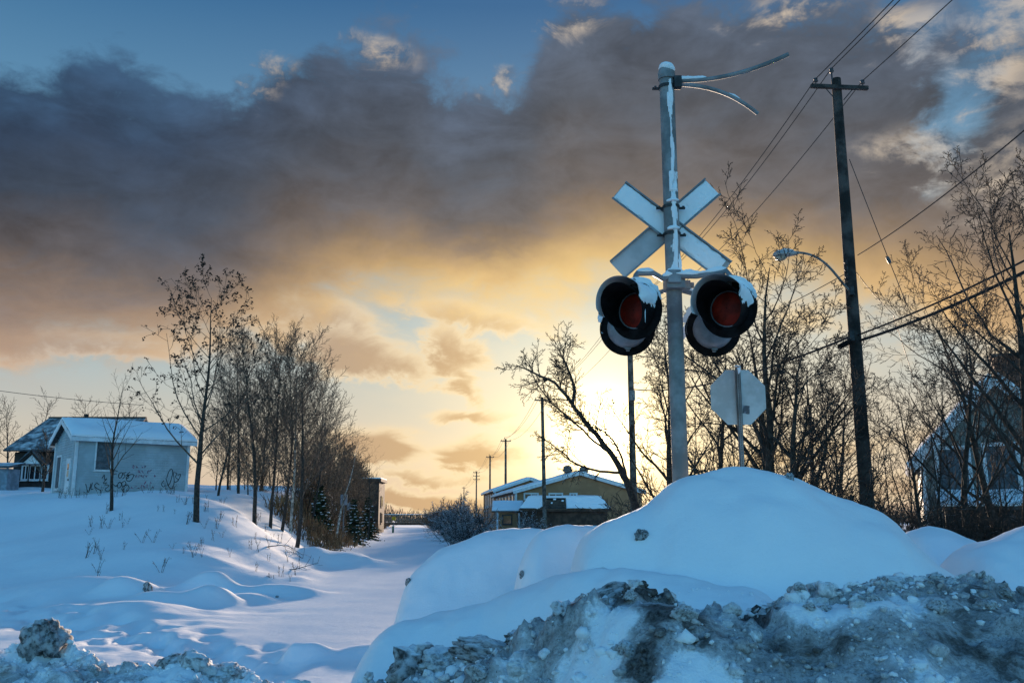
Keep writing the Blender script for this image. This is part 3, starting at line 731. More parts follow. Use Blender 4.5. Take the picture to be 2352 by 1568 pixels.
# --- undergrowth on the right
ub = []
for k in range(4):
    cfg = dict(SHRUB); cfg['rmin'] = 0.006; cfg['n'] = [10, 6]; cfg['seg'] = [8, 6, 4]
    p, _ = make_tree('undergrowth_shrub', 130 + k, cfg, 3.0, 0.022, 2, 'x', cat='shrub', group='undergrowth behind the snow mound', mt=M_TWIGD, mc=M_TWIGD, stems=14, spread=0.33)
    ub.append(p)
uf = [True] * 4
for i in range(34):
    px = np.interp(i, [0, 33], [1485, 2500]) + rng.uniform(-20, 25); d = rng.uniform(15.5, 23)
    if px > 2150: d = rng.uniform(14.5, 18)
    loc = ground_loc(px, d); s = rng.uniform(0.7, 1.1) * (0.75 if px < 1600 else (0.9 if px < 1960 else 0.66))
    lab = 'dark tangled brush left of the mast, under the leaning tree' if px < 1560 else ('dark tangled brush between the mast and the octagonal sign' if px < 1690 else ('dark tangled brush behind the octagonal sign and mound top' if px < 1830 else ('dark tangled brush just left of the big utility pole' if px < 1985 else ('dark tangled brush between the big pole and the pale house' if px < 2130 else ('dark tangled brush below the pale house window' if px < 2270 else 'dark tangled brush at the right edge under the snow-lined tree')))))
    place(ub, uf, i % 4, (loc.x, loc.y, loc.z - 0.1), rng.uniform(0, 6.28), (s * 1.2, s * 1.2, s), label=lab)
sap = []
for k in range(3):
    p, _ = make_tree('thin_sapling', 140 + k, SAPL, 5.0, 0.035, 2, 'x', group='thin saplings among the undergrowth', mt=M_TWIGD, mc=M_TWIGD)
    sap.append(p)
pf = [True] * 3
for i in range(20):
    px = np.interp(i, [0, 19], [1590, 2420]) + rng.uniform(-20, 20); d = rng.uniform(17, 26); loc = ground_loc(px, d)
    s = rng.uniform(0.7, 1.1)
    place(sap, pf, i % 3, (loc.x, loc.y, loc.z - 0.1), rng.uniform(0, 6.28), (s, s, s), label='thin bare sapling in the thicket behind the octagonal sign' if px < 1800 else ('thin bare sapling in the thicket just left of the big utility pole' if px < 1990 else ('thin bare sapling between the big utility pole and the pale house' if px < 2150 else 'thin bare sapling in front of the pale house')))
# --- small bare trees round the dark house
for k, (px, d, top, lab) in enumerate([(8, 70, 935, 'bare tree left of the dark house'), (85, 74, 920, 'bare tree rising behind the dark house\'s roof, left of its flue'), (190, 76, 925, 'bare tree behind the dark house, right of its flue'), (285, 78, 940, 'bare tree showing behind the shed\'s roof'), (92, 52, 1000, 'small bare tree in front of the dark house'), (-40, 66, 950, 'bare tree cut by the left edge beside the dark house'), (450, 66, 930, 'bare tree behind the shed\'s right end')]):
    loc = ground_loc(px, d); c2 = dict(SAPL); c2['rmin'] = 0.012; c2['n'] = [20, 8]
    make_tree('bare_tree', 150 + k, c2, at(px, top, d).z - loc.z, 0.09, 2, lab, group='bare trees round the dark house', loc=loc)
# --- far wood beyond the bridge
polys = []; rng = np.random.default_rng(99)
for i in range(900):
    a = rng.uniform(-0.75, 0.75); d = rng.uniform(260, 420); x = math.tan(a) * d; h = rng.uniform(4, 8) * (1 + 0.5 * math.sin(a * 23))
    for j in range(7):
        b = np.array([x + rng.normal(0, 1.2), d, -0.3]); e = b + np.array([rng.normal(0, 1.6), rng.normal(0, .6), h * rng.uniform(0.5, 1)])
        m_ = (b + e) / 2 + rng.normal(0, 0.3, 3)
        polys.append((np.array([b, m_, e]), np.array([.16, .12, .06]), 3))
fo = tubes(polys, 'far_wood', mat('far_wood', (0.10, 0.065, 0.045), 1, 0.2, 0.05)); fo['kind'] = 'stuff'; fo['label'] = 'far brown wood along the horizon beyond the footbridge'; fo['category'] = 'wood'

# --- small snow-laden conifers on the bank
def conifer(px, d, top, seed, lab, bare=False):
    loc = ground_loc(px, d); H = at(px, top, d).z - loc.z; rng = np.random.default_rng(seed)
    t = thing('conifer', loc, lab, 'tree', 'small conifers on the left bank')
    tubes([(np.array([[0, 0, -.2], [0, 0, H * .5], [0, 0, H]]), np.array([.06, .04, .01]), 6)], 'trunk', M_BARK, t)
    V, F, S = [], [], []
    nl = 16
    for l in range(nl):
        z = H * (0.06 + 0.92 * l / nl); rad = (1 - l / nl) * H * 0.30 + 0.06
        for j in range(int(9 + 10 * (1 - l / nl))):
            a = rng.uniform(0, 6.28); L = rad * rng.uniform(0.7, 1.15); dr = np.array([math.cos(a), math.sin(a), -0.22])
            for s_ in range(9):
                c = np.array([0, 0, z]) + dr * L * (0.15 + 0.85 * s_ / 8) + rng.normal(0, 0.03, 3); w = 0.05 + 0.10 * (1 - s_ / 9) * L
                sd = np.array([-math.sin(a), math.cos(a), rng.uniform(-.3, .3)])
                for sg in (-1, 1):
                    e = c + (sd * sg * 0.9 + dr * 0.7) * w * 1.6
                    i = len(V); q = np.array([0, 0, 0.035]); V += [c - q, c + q, e]; F.append((i, i + 1, i + 2))
            if rng.uniform() < 0.5 and l < nl - 2: S.append((np.array([0, 0, z + .05]) + dr * L * rng.uniform(.5, .95), rng.uniform(.03, .08)))
    me = mesh_np('needles', V, None, F); me.materials.append(mat('needles', (0.032, 0.046, 0.018), 0.9, 0.3, 3)); link(bpy.data.objects.new('crown', me), t)
    mb = MB()
    for p, r in S:
        g = bmesh.ops.create_icosphere(mb.bm, subdivisions=1, radius=r, matrix=Matrix.Translation(p) @ Matrix.Diagonal((1.2, 1.2, .55, 1)))
    mb.build('snow_clumps', M_SNOW, t, smooth=True, kind='stuff')
conifer(733, 50, 1108, 1, 'small snow-dotted conifer right behind the bank clump')
conifer(706, 54, 1085, 2, 'taller dark conifer left of the snow-dotted one')
conifer(812, 60, 1140, 3, 'small dark conifer beside the two grey signs')
conifer(845, 72, 1135, 4, 'dark bushy conifer farthest down the left bank')

# --- dry weeds on the near bank, dead branches
weeds = []
M_WEED = mat('dry_weed', (0.075, 0.050, 0.036), 0.9, 0.2, 8)
rng = np.random.default_rng(17)
for k in range(4):
    polys = []
    for s_ in range(3 + k % 3):
        P = [np.array([rng.normal(0, .05), rng.normal(0, .05), -0.1])]; dr = unit(np.array([rng.normal(.25, .25), rng.normal(0, .2), 1]))
        for i in range(4): dr = unit(dr + rng.normal(0, .08, 3)); P.append(P[-1] + dr * .15)
        polys.append((np.array(P), np.array([.008, .007, .006, .006, .005]), 4))
        for b in range(3):
            i = rng.integers(2, 5); e = unit(dr + rng.normal(0, .6, 3)) * .1
            polys.append((np.array([P[i], P[i] + e * .5, P[i] + e]), np.array([.005, .006, .009]), 3))
    o = tubes(polys, 'dry_weed', M_WEED); o['label'] = 'dry weed stalks poking from the snowy left bank'; o['category'] = 'weed'; o['group'] = 'dry weeds on the left bank'; weeds.append(o)
wf = [True] * 4
for i in range(64):
    px = rng.uniform(180, 690); d = rng.uniform(23, 34) if px < 460 else rng.uniform(25, 38)
    loc = ground_loc(px, d); s = rng.uniform(0.3, 0.75)
    o = weeds[i % 4]
    if not wf[i % 4]: o = o.copy(); COL.objects.link(o)
    wf[i % 4] = False; o.location = loc; o.rotation_euler = (0, 0, rng.uniform(-.6, .6)); o.scale = (s, s, s)
for i in range(18):
    px = rng.uniform(120, 440); d = rng.uniform(40, 43.5); loc = ground_loc(px, d); o = weeds[i % 4].copy(); COL.objects.link(o); o.location = loc; s = rng.uniform(.6, 1); o.scale = (s, s, s); o["label"] = 'dry weed stalks along the foot of the shed wall'
for i, (px, py, d, L, lab) in enumerate([(610, 1222, 31, 2.2, 'dead branch lying below the bank clump, uppermost'), (560, 1248, 28, 1.9, 'curved dead branch sticking from the lower bank snow'), (660, 1262, 29, 1.8, 'fallen branch on the slope left of the rail bed'), (720, 1250, 33, 1.9, 'fallen twiggy branch at the foot of the bank'), (760, 1245, 37, 1.6, 'fallen branch beside the rounded drift by the bed'), (640, 1282, 25, 0.7, 'short dark stick in the hollow of the drift')]):
    loc = ground_loc(px, d); rng2 = np.random.default_rng(200 + i); out = []
    grow(rng2, np.array([0, 0, -0.05]), unit(np.array([-1 if i % 2 else 1, 0.2, 0.35])), L * .62, 0.022, 1, dict(SAPL, trop=[0, -0.10, -0.02], wob=[.1, .16, .2], n=[8, 11], rmin=0.006), out, 2)
    o = tubes([(P, q, k) for P, q, k, l in out], 'fallen_branch', M_BARKS); o.location = loc; o['label'] = lab; o['category'] = 'branch'; o['group'] = 'fallen branches on the left bank'
# tawny grass on the bank toe, dense low stalks nobody could count
polys = []
for i in range(4800):
    d = 42 + 65 * rng.uniform(0, 1) ** 1.4; off = rng.uniform(0.2, 3.2); x = track_x(d) - 3.0 - off; z = gz(x, d) if i % 4 == 0 else z
    if i % 4 == 0: bx, bd = x, d
    else: x, d = bx + rng.normal(0, .3), bd + rng.normal(0, .3)
    h = rng.uniform(.3, .85); e = np.array([rng.normal(0, .15), rng.normal(0, .1), h]); b = np.array([x, d, z - .05])
    polys.append((np.array([b, b + e * .6, b + e + np.array([rng.normal(0, .06), 0, -.03])]), np.array([.018, .016, .009]), 3))
o = tubes(polys, 'dry_grass', mat('dry_grass', (0.22, 0.125, 0.060), 0.9, 0.3, 2)); o['kind'] = 'stuff'; o['label'] = 'tawny dry grass along the toe of the left bank'; o['category'] = 'grass'

# ------------------------------------------------------------------ the crossing signal
M_GALV = mat('galvanised', (0.23, 0.235, 0.24), 0.68, 0.14, 3.5, 0.1, 30, metal=0.35, spec=0.4)
M_ALU = mat('old_aluminium', (0.46, 0.47, 0.49), 0.55, 0.08, 3, 0.05, 60, metal=0.4)
M_BLACK = mat('black_paint', (0.008, 0.008, 0.009), 0.7, 0.2, 12, spec=0.06)
M_DARKM = mat('dark_iron', (0.045, 0.048, 0.052), 0.6, 0.2, 14, metal=0.4)
M_GREYH = mat('grey_housing', (0.20, 0.215, 0.24), 0.5, 0.1, 5, metal=0.2)
M_LENS = mat('red_lens', (0.17, 0.010, 0.005), 0.45, 0.2, 5, 0.25, 60, spec=0.12)
M_WHITE = mat('white_paint', (0.40, 0.41, 0.43), 0.55, 0.05, 4)
Z0 = 0.0
DM = 8.9
mp = at(1563, 1095, DM); MX = mp.x; ZT = at(1531, 166, DM).z
sig = thing('crossing_signal', (MX, DM, gz(MX, DM)), 'grey railway crossing signal mast with crossbuck and four lamps, rising from the snow mound', 'crossing signal')
GB = Vector((MX, DM, gz(MX, DM)))
def L(p): return Vector(p) - GB
def snow_strip(pts, w, h, name='snow', parent=None, seed=0, k=10, back=0.25):
    """rounded, uneven snow lying along a path"""
    rng = np.random.default_rng(seed); mb = MB(); rings = []
    pts = [Vector(p) for p in pts]; n = max(6, int(sum((pts[i + 1] - pts[i]).length for i in range(len(pts) - 1)) / 0.018))
    cum = [0]
    for i in range(len(pts) - 1): cum.append(cum[-1] + (pts[i + 1] - pts[i]).length)
    P = [Vector([float(np.interp(t * cum[-1] / (n - 1), cum, [p[c] for p in pts])) for c in range(3)]) for t in range(n)]
    hh = 1 + 0.35 * np.convolve(rng.normal(0, 1, n + 4), np.ones(5) / 3.0, 'valid'); ww = 1 + 0.15 * np.convolve(rng.normal(0, 1, n + 4), np.ones(5) / 3.0, 'valid')
    for i in range(n):
        t = (P[min(i + 1, n - 1)] - P[max(i - 1, 0)]).normalized(); sd = t.cross(Vector((0, 0, 1)))
        sd = sd.normalized() if sd.length > 1e-4 else Vector((1, 0, 0)); up = sd.cross(t).normalized()
        e = min(1.0, 0.25 + min(i, n - 1 - i) / 3.0) ** 0.5
        rings.append([mb.bm.verts.new(P[i] + sd * (w * ww[i] * e * math.cos(a)) + up * (h * hh[i] * e * max(math.sin(a), -back))) for a in [2 * math.pi * j / k for j in range(k)]])
    for i in range(n - 1):
        for j in range(k): mb.bm.faces.new((rings[i][j], rings[i][(j + 1) % k], rings[i + 1][(j + 1) % k], rings[i + 1][j]))
    mb.bm.faces.new(rings[0][::-1]); mb.bm.faces.new(rings[-1])
    return mb.build(name, M_SNOW, parent, smooth=True)
def patch_snow(fn, nu, nv, name, parent, seed=0, thresh=0.0, thick=0.02, mask=None):
    """snow crust over a surface fn(u,v)->(point, normal); ragged edges"""
    mb = MB(); g = {}
    H = np.zeros((nu, nv))
    for i in range(nu):
        for j in range(nv):
            u, v = i / (nu - 1), j / (nv - 1)
            H[i, j] = (mask(u, v) if mask else 1.0) + 0.55 * float(mnoise.fractal(Vector((u * 7 + seed, v * 7 - seed, seed * .37)), 0.8, 2.0, 4))
    for i in range(nu):
        for j in range(nv):
            p, n = fn(i / (nu - 1), j / (nv - 1))
            t = max(0.0, min(1.0, (H[i, j] - thresh) * 2.2)) ** 0.6 * thick
            g[i, j] = mb.bm.verts.new(Vector(p) + Vector(n) * (t - 0.002))
    for i in range(nu - 1):
        for j in range(nv - 1):
            if max(H[i, j], H[i + 1, j], H[i, j + 1], H[i + 1, j + 1]) > thresh:
                mb.bm.faces.new((g[i, j], g[i + 1, j], g[i + 1, j + 1], g[i, j + 1]))
    for v in [v for v in mb.bm.verts if not v.link_faces]: mb.bm.verts.remove(v)
    return mb.build(name, M_SNOW, parent, smooth=True)

RM = 0.078
MB().lathe([(RM, -0.1), (RM, ZT - GB.z - 0.03), (RM * .96, ZT - GB.z)], 28).build('mast', M_GALV, sig, smooth=True)
MB().lathe([(RM + .012, ZT - GB.z - .09), (RM + .014, ZT - GB.z - .02), (RM, ZT - GB.z + .03), (.03, ZT - GB.z + .055)], 24).build('mast_cap', M_GALV, sig, smooth=True)
def clamp(z, w=.02, name='clamp'):
    mb = MB(); mb.lathe([(RM + .001, z - w), (RM + .011, z - w), (RM + .011, z + w), (RM + .001, z + w)], 24, closed_ends=False)
    for s in (-1, 1):
        mb.box((s * (RM + .035), .03, z), (.07, .03, w * 1.3)); mb.box((s * (RM + .045), .0, z), (.02, .05, w * 1.0))
    return mb.build(name, M_DARKM, sig)
zc = lambda y: at(1540, y, DM - .08).z - GB.z
clamp(zc(470), .014); clamp(zc(533), .014); clamp(zc(193), .016)
# top pipes
def bez(pts, n=18):
    out = []
    P = [Vector(p) for p in pts]; m = len(P) - 1
    for i in range(n + 1):
        t = i / n; q = [p.copy() for p in P]
        while len(q) > 1: q = [q[j].lerp(q[j + 1], t) for j in range(len(q) - 1)]
        out.append(q[0])
    return out
top1 = bez([L(at(1550, 186, 8.88)), L(at(1640, 188, 8.75)), L(at(1720, 168, 8.55)), L(at(1812, 125, 8.4))])
top2 = bez([L(at(1552, 194, 8.92)), L(at(1625, 196, 9.1)), L(at(1680, 212, 9.25)), L(at(1740, 261, 9.4))])
MB().tube(top1, .0225, 10).build('top_pipe', M_GALV, sig, smooth=True)
MB().tube(top2, .0225, 10).build('top_pipe', M_GALV, sig, smooth=True)
MB().box(L(at(1556, 190, 8.86)), (.08, .08, .13), bev=.01).build('pipe_bracket', M_DARKM, sig)
snow_strip([p + Vector((0, 0, .018)) for p in top1[0:6]], .026, .03, 'snow', sig, 1)
snow_strip([p + Vector((0, 0, .014)) for p in top2[11:15]], .018, .022, 'snow', sig, 2)
mb = MB(); bmesh.ops.create_icosphere(mb.bm, subdivisions=3, radius=1, matrix=Matrix.Translation((.01, -.01, ZT - GB.z + .035)) @ Matrix.Diagonal((.085, .09, .075, 1)))
for v in mb.bm.verts: v.co += v.normal * .03 * mnoise.noise(v.co * 9)
mb.build('snow', M_SNOW, sig, smooth=True)
# wind-packed snow on the mast's weather side
zlo, zhi = zc(632) + 0.0, ZT - GB.z - .12
def mastfn(u, v):
    z = zlo + (zhi - zlo) * v; a = R(-90) + R(-75 + 150 * u) + R(14) ; return (RM * math.cos(a), RM * math.sin(a), z), (math.cos(a), math.sin(a), 0)
def mastmask(u, v):
    w = 0.10 + 0.05 * math.sin(v * 23) + (0.20 * max(0, 1 - v / .42)) + (0.16 if .42 < v < .52 else 0)
    return 0.45 - (abs(u - 0.50) / w) * 0.62
patch_snow(mastfn, 26, 230, 'snow', sig, 3, 0.0, .022, mastmask)
for y in (462, 526):
    snow_strip([(-RM * .75, -.03 - RM * .6, zc(y)), (0, -RM - .015, zc(y) + .004), (RM * .8, -.03 - RM * .55, zc(y) + .01)], .03, .035, 'snow', sig, int(y))
# crossbuck
cb = L(at(1538, 521, DM + .10)); CBY = .10
def blade(a0, a1, wd, seed, snowy):
    A, B = L(at(*a0, DM + .10 + (.012 if seed % 2 else 0))), L(at(*a1, DM + .10 + (.012 if seed % 2 else 0)))
    d = (B - A); ln = d.length; d.normalize(); n = Vector((0, -1, 0)); s = d.cross(n).normalized()
    rot = Matrix((d, s, n)).transposed(); c = (A + B) / 2
    mb = MB(); mb.box(c, (ln, wd, .006), rot)
    o = mb.build('crossbuck_blade', M_WHITE, sig)
    for sg in (-1, 1):
        mb = MB(); mb.box(c + s * sg * (wd / 2 - .003) + n * .016, (ln, .006, .027), rot); mb.box(c + s * sg * (wd / 2 + .001) + n * .031, (ln + .004, .016, .004), rot); mb.build('flange', M_GREYH, o)
    def fn(u, v): return c + d * (u - .5) * ln * .985 + s * (v - .5) * (wd - .03) + n * .004, n
    for (u0, u1, th) in snowy:
        def fn2(u, v): return fn(u0 + (u1 - u0) * u, v)
        patch_snow(fn2, 60, 14, 'snow', o, seed + u0, th, .022, lambda u, v: 0.75 - 0.5 * max(0, abs(v - .5) * 2 - .82) * 4)
    return o
blade((1421, 438), (1664, 622), .225, 2, [(0, .5, 0.0), (.55, .97, 0.25)])
blade((1636, 430), (1418, 620), .225, 5, [(0, .48, 0.0)])
# lamp arm
zarm = L(at(1545, 634, DM - .14))
armL = [L(at(1458, 664, 8.60)), L(at(1457, 640, 8.62)), L(at(1463, 628, 8.64)), L(at(1500, 627, 8.70)), L(at(1522, 640, 8.74)), zarm]
armR = [zarm, L(at(1600, 634, 8.72)), L(at(1650, 626, 8.64)), L(at(1668, 622, 8.62)), L(at(1676, 632, 8.61)), L(at(1677, 660, 8.60))]
MB().tube(bez(armL[:3], 8)[:-1] + [armL[2]] + armL[3:], .028, 10).build('lamp_arm', M_GREYH, sig, smooth=True)
MB().tube(armR, .028, 10).build('lamp_arm', M_GREYH, sig, smooth=True)
MB().tube([L(at(1545, 662, 9.02)), L(at(1590, 674, 9.08)), L(at(1640, 690, 9.12)), L(at(1640, 720, 9.13))], .024, 8).build('lamp_arm', M_GREYH, sig, smooth=True)
MB().tube([L(at(1545, 662, 9.02)), L(at(1500, 676, 9.08)), L(at(1446, 690, 9.12)), L(at(1444, 720, 9.13))], .024, 8).build('lamp_arm', M_GREYH, sig, smooth=True)
jb = L(at(1546, 655, DM)); mb = MB(); mb.box((0, -.02, jb.z), (.19, .24, .12), bev=.02); mb.box((-.02, -.15, jb.z + .05), (.13, .06, .13), bev=.012); mb.box((.13, .0, jb.z), (.07, .07, .09), bev=.01)
mb.lathe([(.03, 0), (.03, .03)], 8, Matrix.Translation((.17, 0, jb.z)) @ Matrix.Rotation(math.pi / 2, 4, 'Y'))
mb.build('junction_box', M_GREYH, sig)
up = Vector((0, 0, .02))
snow_strip([p + up for p in (armL[2], armL[3])], .034, .032, 'snow', sig, 5)
snow_strip([armL[4] + up, zarm + up, armR[1] + up, armR[2] + up, armR[3] + up], .034, .034, 'snow', sig, 6)
snow_strip([(-.08, -.14, jb.z + .115), (.0, -.15, jb.z + .12), (.09, -.1, jb.z + .07)], .05, .035, 'snow', sig, 7)
snow_strip([L(at(1560, 664, 9.04)) + up, L(at(1595, 674, 9.08)) + up], .024, .02, 'snow', sig, 8)

SNOW_SIDE = 1
def lamp(px, py, d, yaw, seed, front):
    """signal lamp whose axis (+z of the lathe) looks along yaw from -y"""
    o = L(at(px, py, d)); ax = Vector((math.sin(yaw), -math.cos(yaw), -0.03)).normalized() if front else Vector((math.sin(yaw), math.cos(yaw), -0.03)).normalized()
    Mt = Matrix.Translation(o) @ ax.to_track_quat('Z', 'Y').to_matrix().to_4x4()
    disc = MB().lathe([(.10, -.012), (.272, -.012), (.283, -.006), (.283, .006), (.272, .010), (.10, .010)], 48, Mt).build('signal_lamp', M_BLACK, sig, smooth=True)
    MB().lathe([(.205, -.012), (.205, -.05), (.19, -.10), (.15, -.135), (.06, -.15)], 36, Mt).build('housing', M_GREYH, disc, smooth=True)
    # lens
    MB().lathe([(.168, .012), (.160, .03), (.12, .045), (.06, .054), (.005, .057)], 36, Mt, closed_ends=False).build('lens', M_LENS, disc, smooth=True)
    MB().lathe([(.177, .008), (.177, .026), (.170, .028), (.167, .012)], 36, Mt, closed_ends=False).build('lens_ring', M_GREYH if front else M_BLACK, disc, smooth=True)
    # visor: long above, short below
    upv = (Mt.to_3x3().inverted() @ Vector((0, 0, 1))); th0 = math.atan2(upv.y, upv.x)
    mb = MB(); n = 48; rin, rout = [], []
    rows = []
    for s_ in range(7):
        row = []
        for j in range(n + 1):
            a = th0 + R(-158) + R(316) * j / n; c = math.cos(a - th0)
            Ln = .14 + .24 * (0.5 + 0.5 * c) ** 0.8
            r = .205 + .012 * s_ / 6
            row.append((r * math.cos(a), r * math.sin(a), .008 + Ln * s_ / 6))
        rows.append(row)
    outer = [[mb.bm.verts.new(Mt @ Vector(p)) for p in row] for row in rows]
    inner = [[mb.bm.verts.new(Mt @ Vector((p[0] * .975, p[1] * .975, p[2]))) for p in row] for row in rows]
    for i in range(6):
        for j in range(n):
            mb.bm.faces.new((outer[i][j], outer[i][j + 1], outer[i + 1][j + 1], outer[i + 1][j])); mb.bm.faces.new((inner[i][j], inner[i + 1][j], inner[i + 1][j + 1], inner[i][j + 1]))
    for j in range(n): mb.bm.faces.new((outer[6][j], outer[6][j + 1], inner[6][j + 1], inner[6][j]))
    mb.build('visor', M_BLACK, disc, smooth=True)
    # snow on the visor and the disc's upper edge
    def fn(u, v):
        a = th0 + R(-100 + 200 * v); c = math.cos(a - th0); Ln = .14 + .24 * (0.5 + 0.5 * c) ** 0.8
        r = .208 + .012 * u; p = Vector((r * math.cos(a), r * math.sin(a), -.02 + (Ln + .015) * u)); return Mt @ p, (Mt.to_3x3() @ Vector((math.cos(a), math.sin(a), 0)))
    sgn = -1 if front else 1
    patch_snow(fn, 26, 60, 'snow', disc, seed, 0.0, .062, lambda u, v: 1.05 - 2.6 * max(0, abs(v - .5 - .10 * SNOW_SIDE * (1 if front else -1)) - .28) * 2)
    def fn2(u, v):
        a = th0 + R(-75 + 150 * v); r = .235 + .055 * u; return Mt @ Vector((r * math.cos(a), r * math.sin(a), .0)), (Mt.to_3x3() @ Vector((math.cos(a) * .9, math.sin(a) * .9, -.2 if not front else .3)))
    patch_snow(fn2, 10, 50, 'snow', disc, seed + 3, 0.0, .05, lambda u, v: 0.75 - 1.2 * abs(v - .5 - .12 * SNOW_SIDE * (1 if front else -1)))
    # latch below the housing
    down = Mt.to_3x3() @ Vector((-math.cos(th0), -math.sin(th0), 0)); back = -ax
    mb = MB(); mb.box(o + down * .225 + back * .03, (.035, .03, .035), bev=.006); mb.box(o + down * .215 + back * .06, (.06, .02, .02)); mb.build('latch', M_GREYH, disc)
    return disc, o, Mt
l1 = lamp(1461, 714, 8.62, R(-37), 10, True); l2 = lamp(1674, 710, 8.62, R(-33), 20, True)
lamp(1441, 755, 9.15, R(8), 30, False); lamp(1637, 757, 9.15, R(4), 40, False)
ic = L(at(1481, 700, 8.34)); MB().tube([ic + Vector((0, 0, .06)), ic + Vector((.001, 0, -.05)), ic + Vector((0, 0, -.17))], [.008, .006, .001], 6).build('icicle', mat('ice', (0.75, 0.82, 0.88), 0.1, 0.05, 8, spec=0.6), sig)

# ------------------------------------------------------------------ octagonal sign seen from behind
DS = 10.2
sc_ = at(1697, 911, DS); sgx = sc_.x; sg0 = gz(sgx, DS)
st = thing('octagonal_sign', (sgx, DS, sg0), 'bare grey back of an octagonal road sign on a perforated post behind the mound', 'road sign')
R8 = .311 / math.cos(math.pi / 8); zs = sc_.z - sg0
pl = MB().poly([(R8 * math.cos(math.pi / 8 + i * math.pi / 4), .030, zs + R8 * math.sin(math.pi / 8 + i * math.pi / 4)) for i in range(8)], .004, (0, 1, 0)).build('plate', M_ALU, st)
mb = MB(); HP = zs + .335
mb.box((-.022, .0, HP / 2 - .2), (.005, .05, HP + .4)); mb.box((.022, .0, HP / 2 - .2), (.005, .05, HP + .4)); mb.box((0, -.0225, HP / 2 - .2), (.049, .005, HP + .4)); mb.box((0, .0225, HP / 2 - .2), (.049, .005, HP + .4))
mb.build('post', M_GALV, st)
mb = MB()
for i in range(int((HP - .2) / .0254)): mb.lathe([(.0055, 0), (.0055, .001)], 8, Matrix.Translation((0, -.0252, HP - .09 - i * .0254)) @ Matrix.Rotation(math.pi / 2, 4, 'X'))
mb.build('post_holes', M_BLACK, st, kind='stuff')
snow_strip([(-.03, -.005, HP + .012), (.03, .0, HP + .012)], .03, .02, 'snow', st, 3)
MB().poly([(-.012, -.029, HP - .01), (.028, -.029, HP + .0), (.022, -.029, HP - .055), (.0, -.029, HP - .082)], .012, (0, -1, 0)).build('snow', M_SNOW, st)
MB().poly([(.05, .0285, zs - .09), (.125, .0285, zs - .1), (.12, .0285, zs - .2), (.04, .0285, zs - .18)], .001, (0, -1, 0)).build('sticker', mat('worn_sticker', (0.28, 0.31, 0.38), 0.6, 0.35, 14), st)

# ------------------------------------------------------------------ utility poles and wires
M_WOOD = mat('pole_wood', (0.115, 0.095, 0.080), 0.9, 0.3, 3.0, 0.5, 30)
M_WOOD2 = mat('pole_wood_near', (0.045, 0.040, 0.038), 0.9, 0.35, 2.0, 0.6, 25)
M_INS = mat('insulator_glaze', (0.10, 0.10, 0.11), 0.55, 0.1, 8, spec=0.25)
M_WIRE = mat('wire', (0.022, 0.022, 0.024), 0.6, 0.1, 5)
def line_x(y): return 9.25 - 0.084 * y
def upole(y, ztop, lab, arms=1, near=False, lean=0.0, x=None):
    x = line_x(y) if x is None else x; g = gz(x, y); H = ztop - g
    t = thing('utility_pole', (x, y, g), lab, 'utility pole', 'line of utility poles', rz=0.084)
    n = 14
    MB().tube([(lean * k / n, 0.004 * math.sin(k * 1.7), -.4 + (H + .4) * k / n) for k in range(n + 1)], [(.165 - .055 * k / n) * (1.0 if near else 1.15) for k in range(n + 1)], 12).build('pole', M_WOOD2 if near else M_WOOD, t, smooth=True)
    pts = []
    for a in range(arms):
        zz = H - .28 - a * .75; hw = .69 if arms == 1 else .75; th = .09 if near else .11
        MB().box((lean, -.15, zz), (hw * 2, .09, th), bev=.006).build('crossarm', M_WOOD2 if near else M_WOOD, t)
        for s in (-1, 1):
            MB().tube([(lean + s * .32, -.13, zz - .04), (lean + s * .10, -.11, zz - .3)], .012, 5).build('brace', M_DARKM, t)
            ins = MB().lathe([(.015, 0), (.015, .07), (.05, .075), (.062, .10), (.035, .13), (.05, .14), (.045, .165), (.02, .18)], 12, Matrix.Translation((lean + s * (hw - .12), -.15, zz + .03))).build('insulator', M_INS, t, smooth=True)
            if a == 0: pts.append((s, Vector((lean + s * (hw - .12), -.15, zz + .18))))
    MB().tube([(lean - .13, -.08, H - .18), (lean - .135, -.08, H + .12)], .02, 6).build('ridge_pin', M_DARKM, t)
    MB().lathe([(.015, 0), (.05, .03), (.062, .06), (.035, .09), (.05, .10), (.045, .125), (.02, .14)], 12, Matrix.Translation((lean - .135, -.08, H + .1))).build('insulator', M_INS, t, smooth=True)
    pts.append((0, Vector((lean - .135, -.08, H + .22))))
    rot = Matrix.Rotation(0.084, 4, 'Z')
    return t, {s: Vector((x, y, g)) + (rot @ p) for s, p in pts}, H
ZP0 = at(1920, 182, 20).z
P = []
P.append(upole(20, ZP0, 'big weathered utility pole with street lamp, right of the signal', near=True, x=at(1920, 182, 20).x))
P.append(upole(45, ZP0 + .1, 'pole half hidden behind the left signal lamps, with a grey box', x=at(1452, 1000, 45).x))
P.append(upole(78, at(1240, 912, 78).z, 'leaning pole before the yellow building, with a small street lamp', lean=-.18, x=at(1252, 1212, 78).x))
P.append(upole(120, at(1168, 1008, 120).z, 'second pole left of the leaning one, at the building\'s corner'))
P.append(upole(154, at(1129, 1046, 154).z, 'third pole along the line, left of the building corner'))
P.append(upole(204, at(1095, 1082, 204).z, 'far pole with three crossarms above the snowy bushes', arms=3))
P.append(upole(290, at(1066, 1118, 290).z, 'farthest pole, tiny above the bushes'))
def wire(a, b, sag, name, lab, r=.012, n=24, cat='wire', group='wires along the pole line'):
    a, b = Vector(a), Vector(b); mb = MB()
    pts = [a.lerp(b, i / n) - Vector((0, 0, sag * 4 * (i / n) * (1 - i / n))) for i in range(n + 1)]
    return mb.tube(pts, r, 5).build(name, M_WIRE, None, smooth=True, label=lab, cat=cat, group=group)
wn = {-1: 'left', 0: 'middle', 1: 'right'}
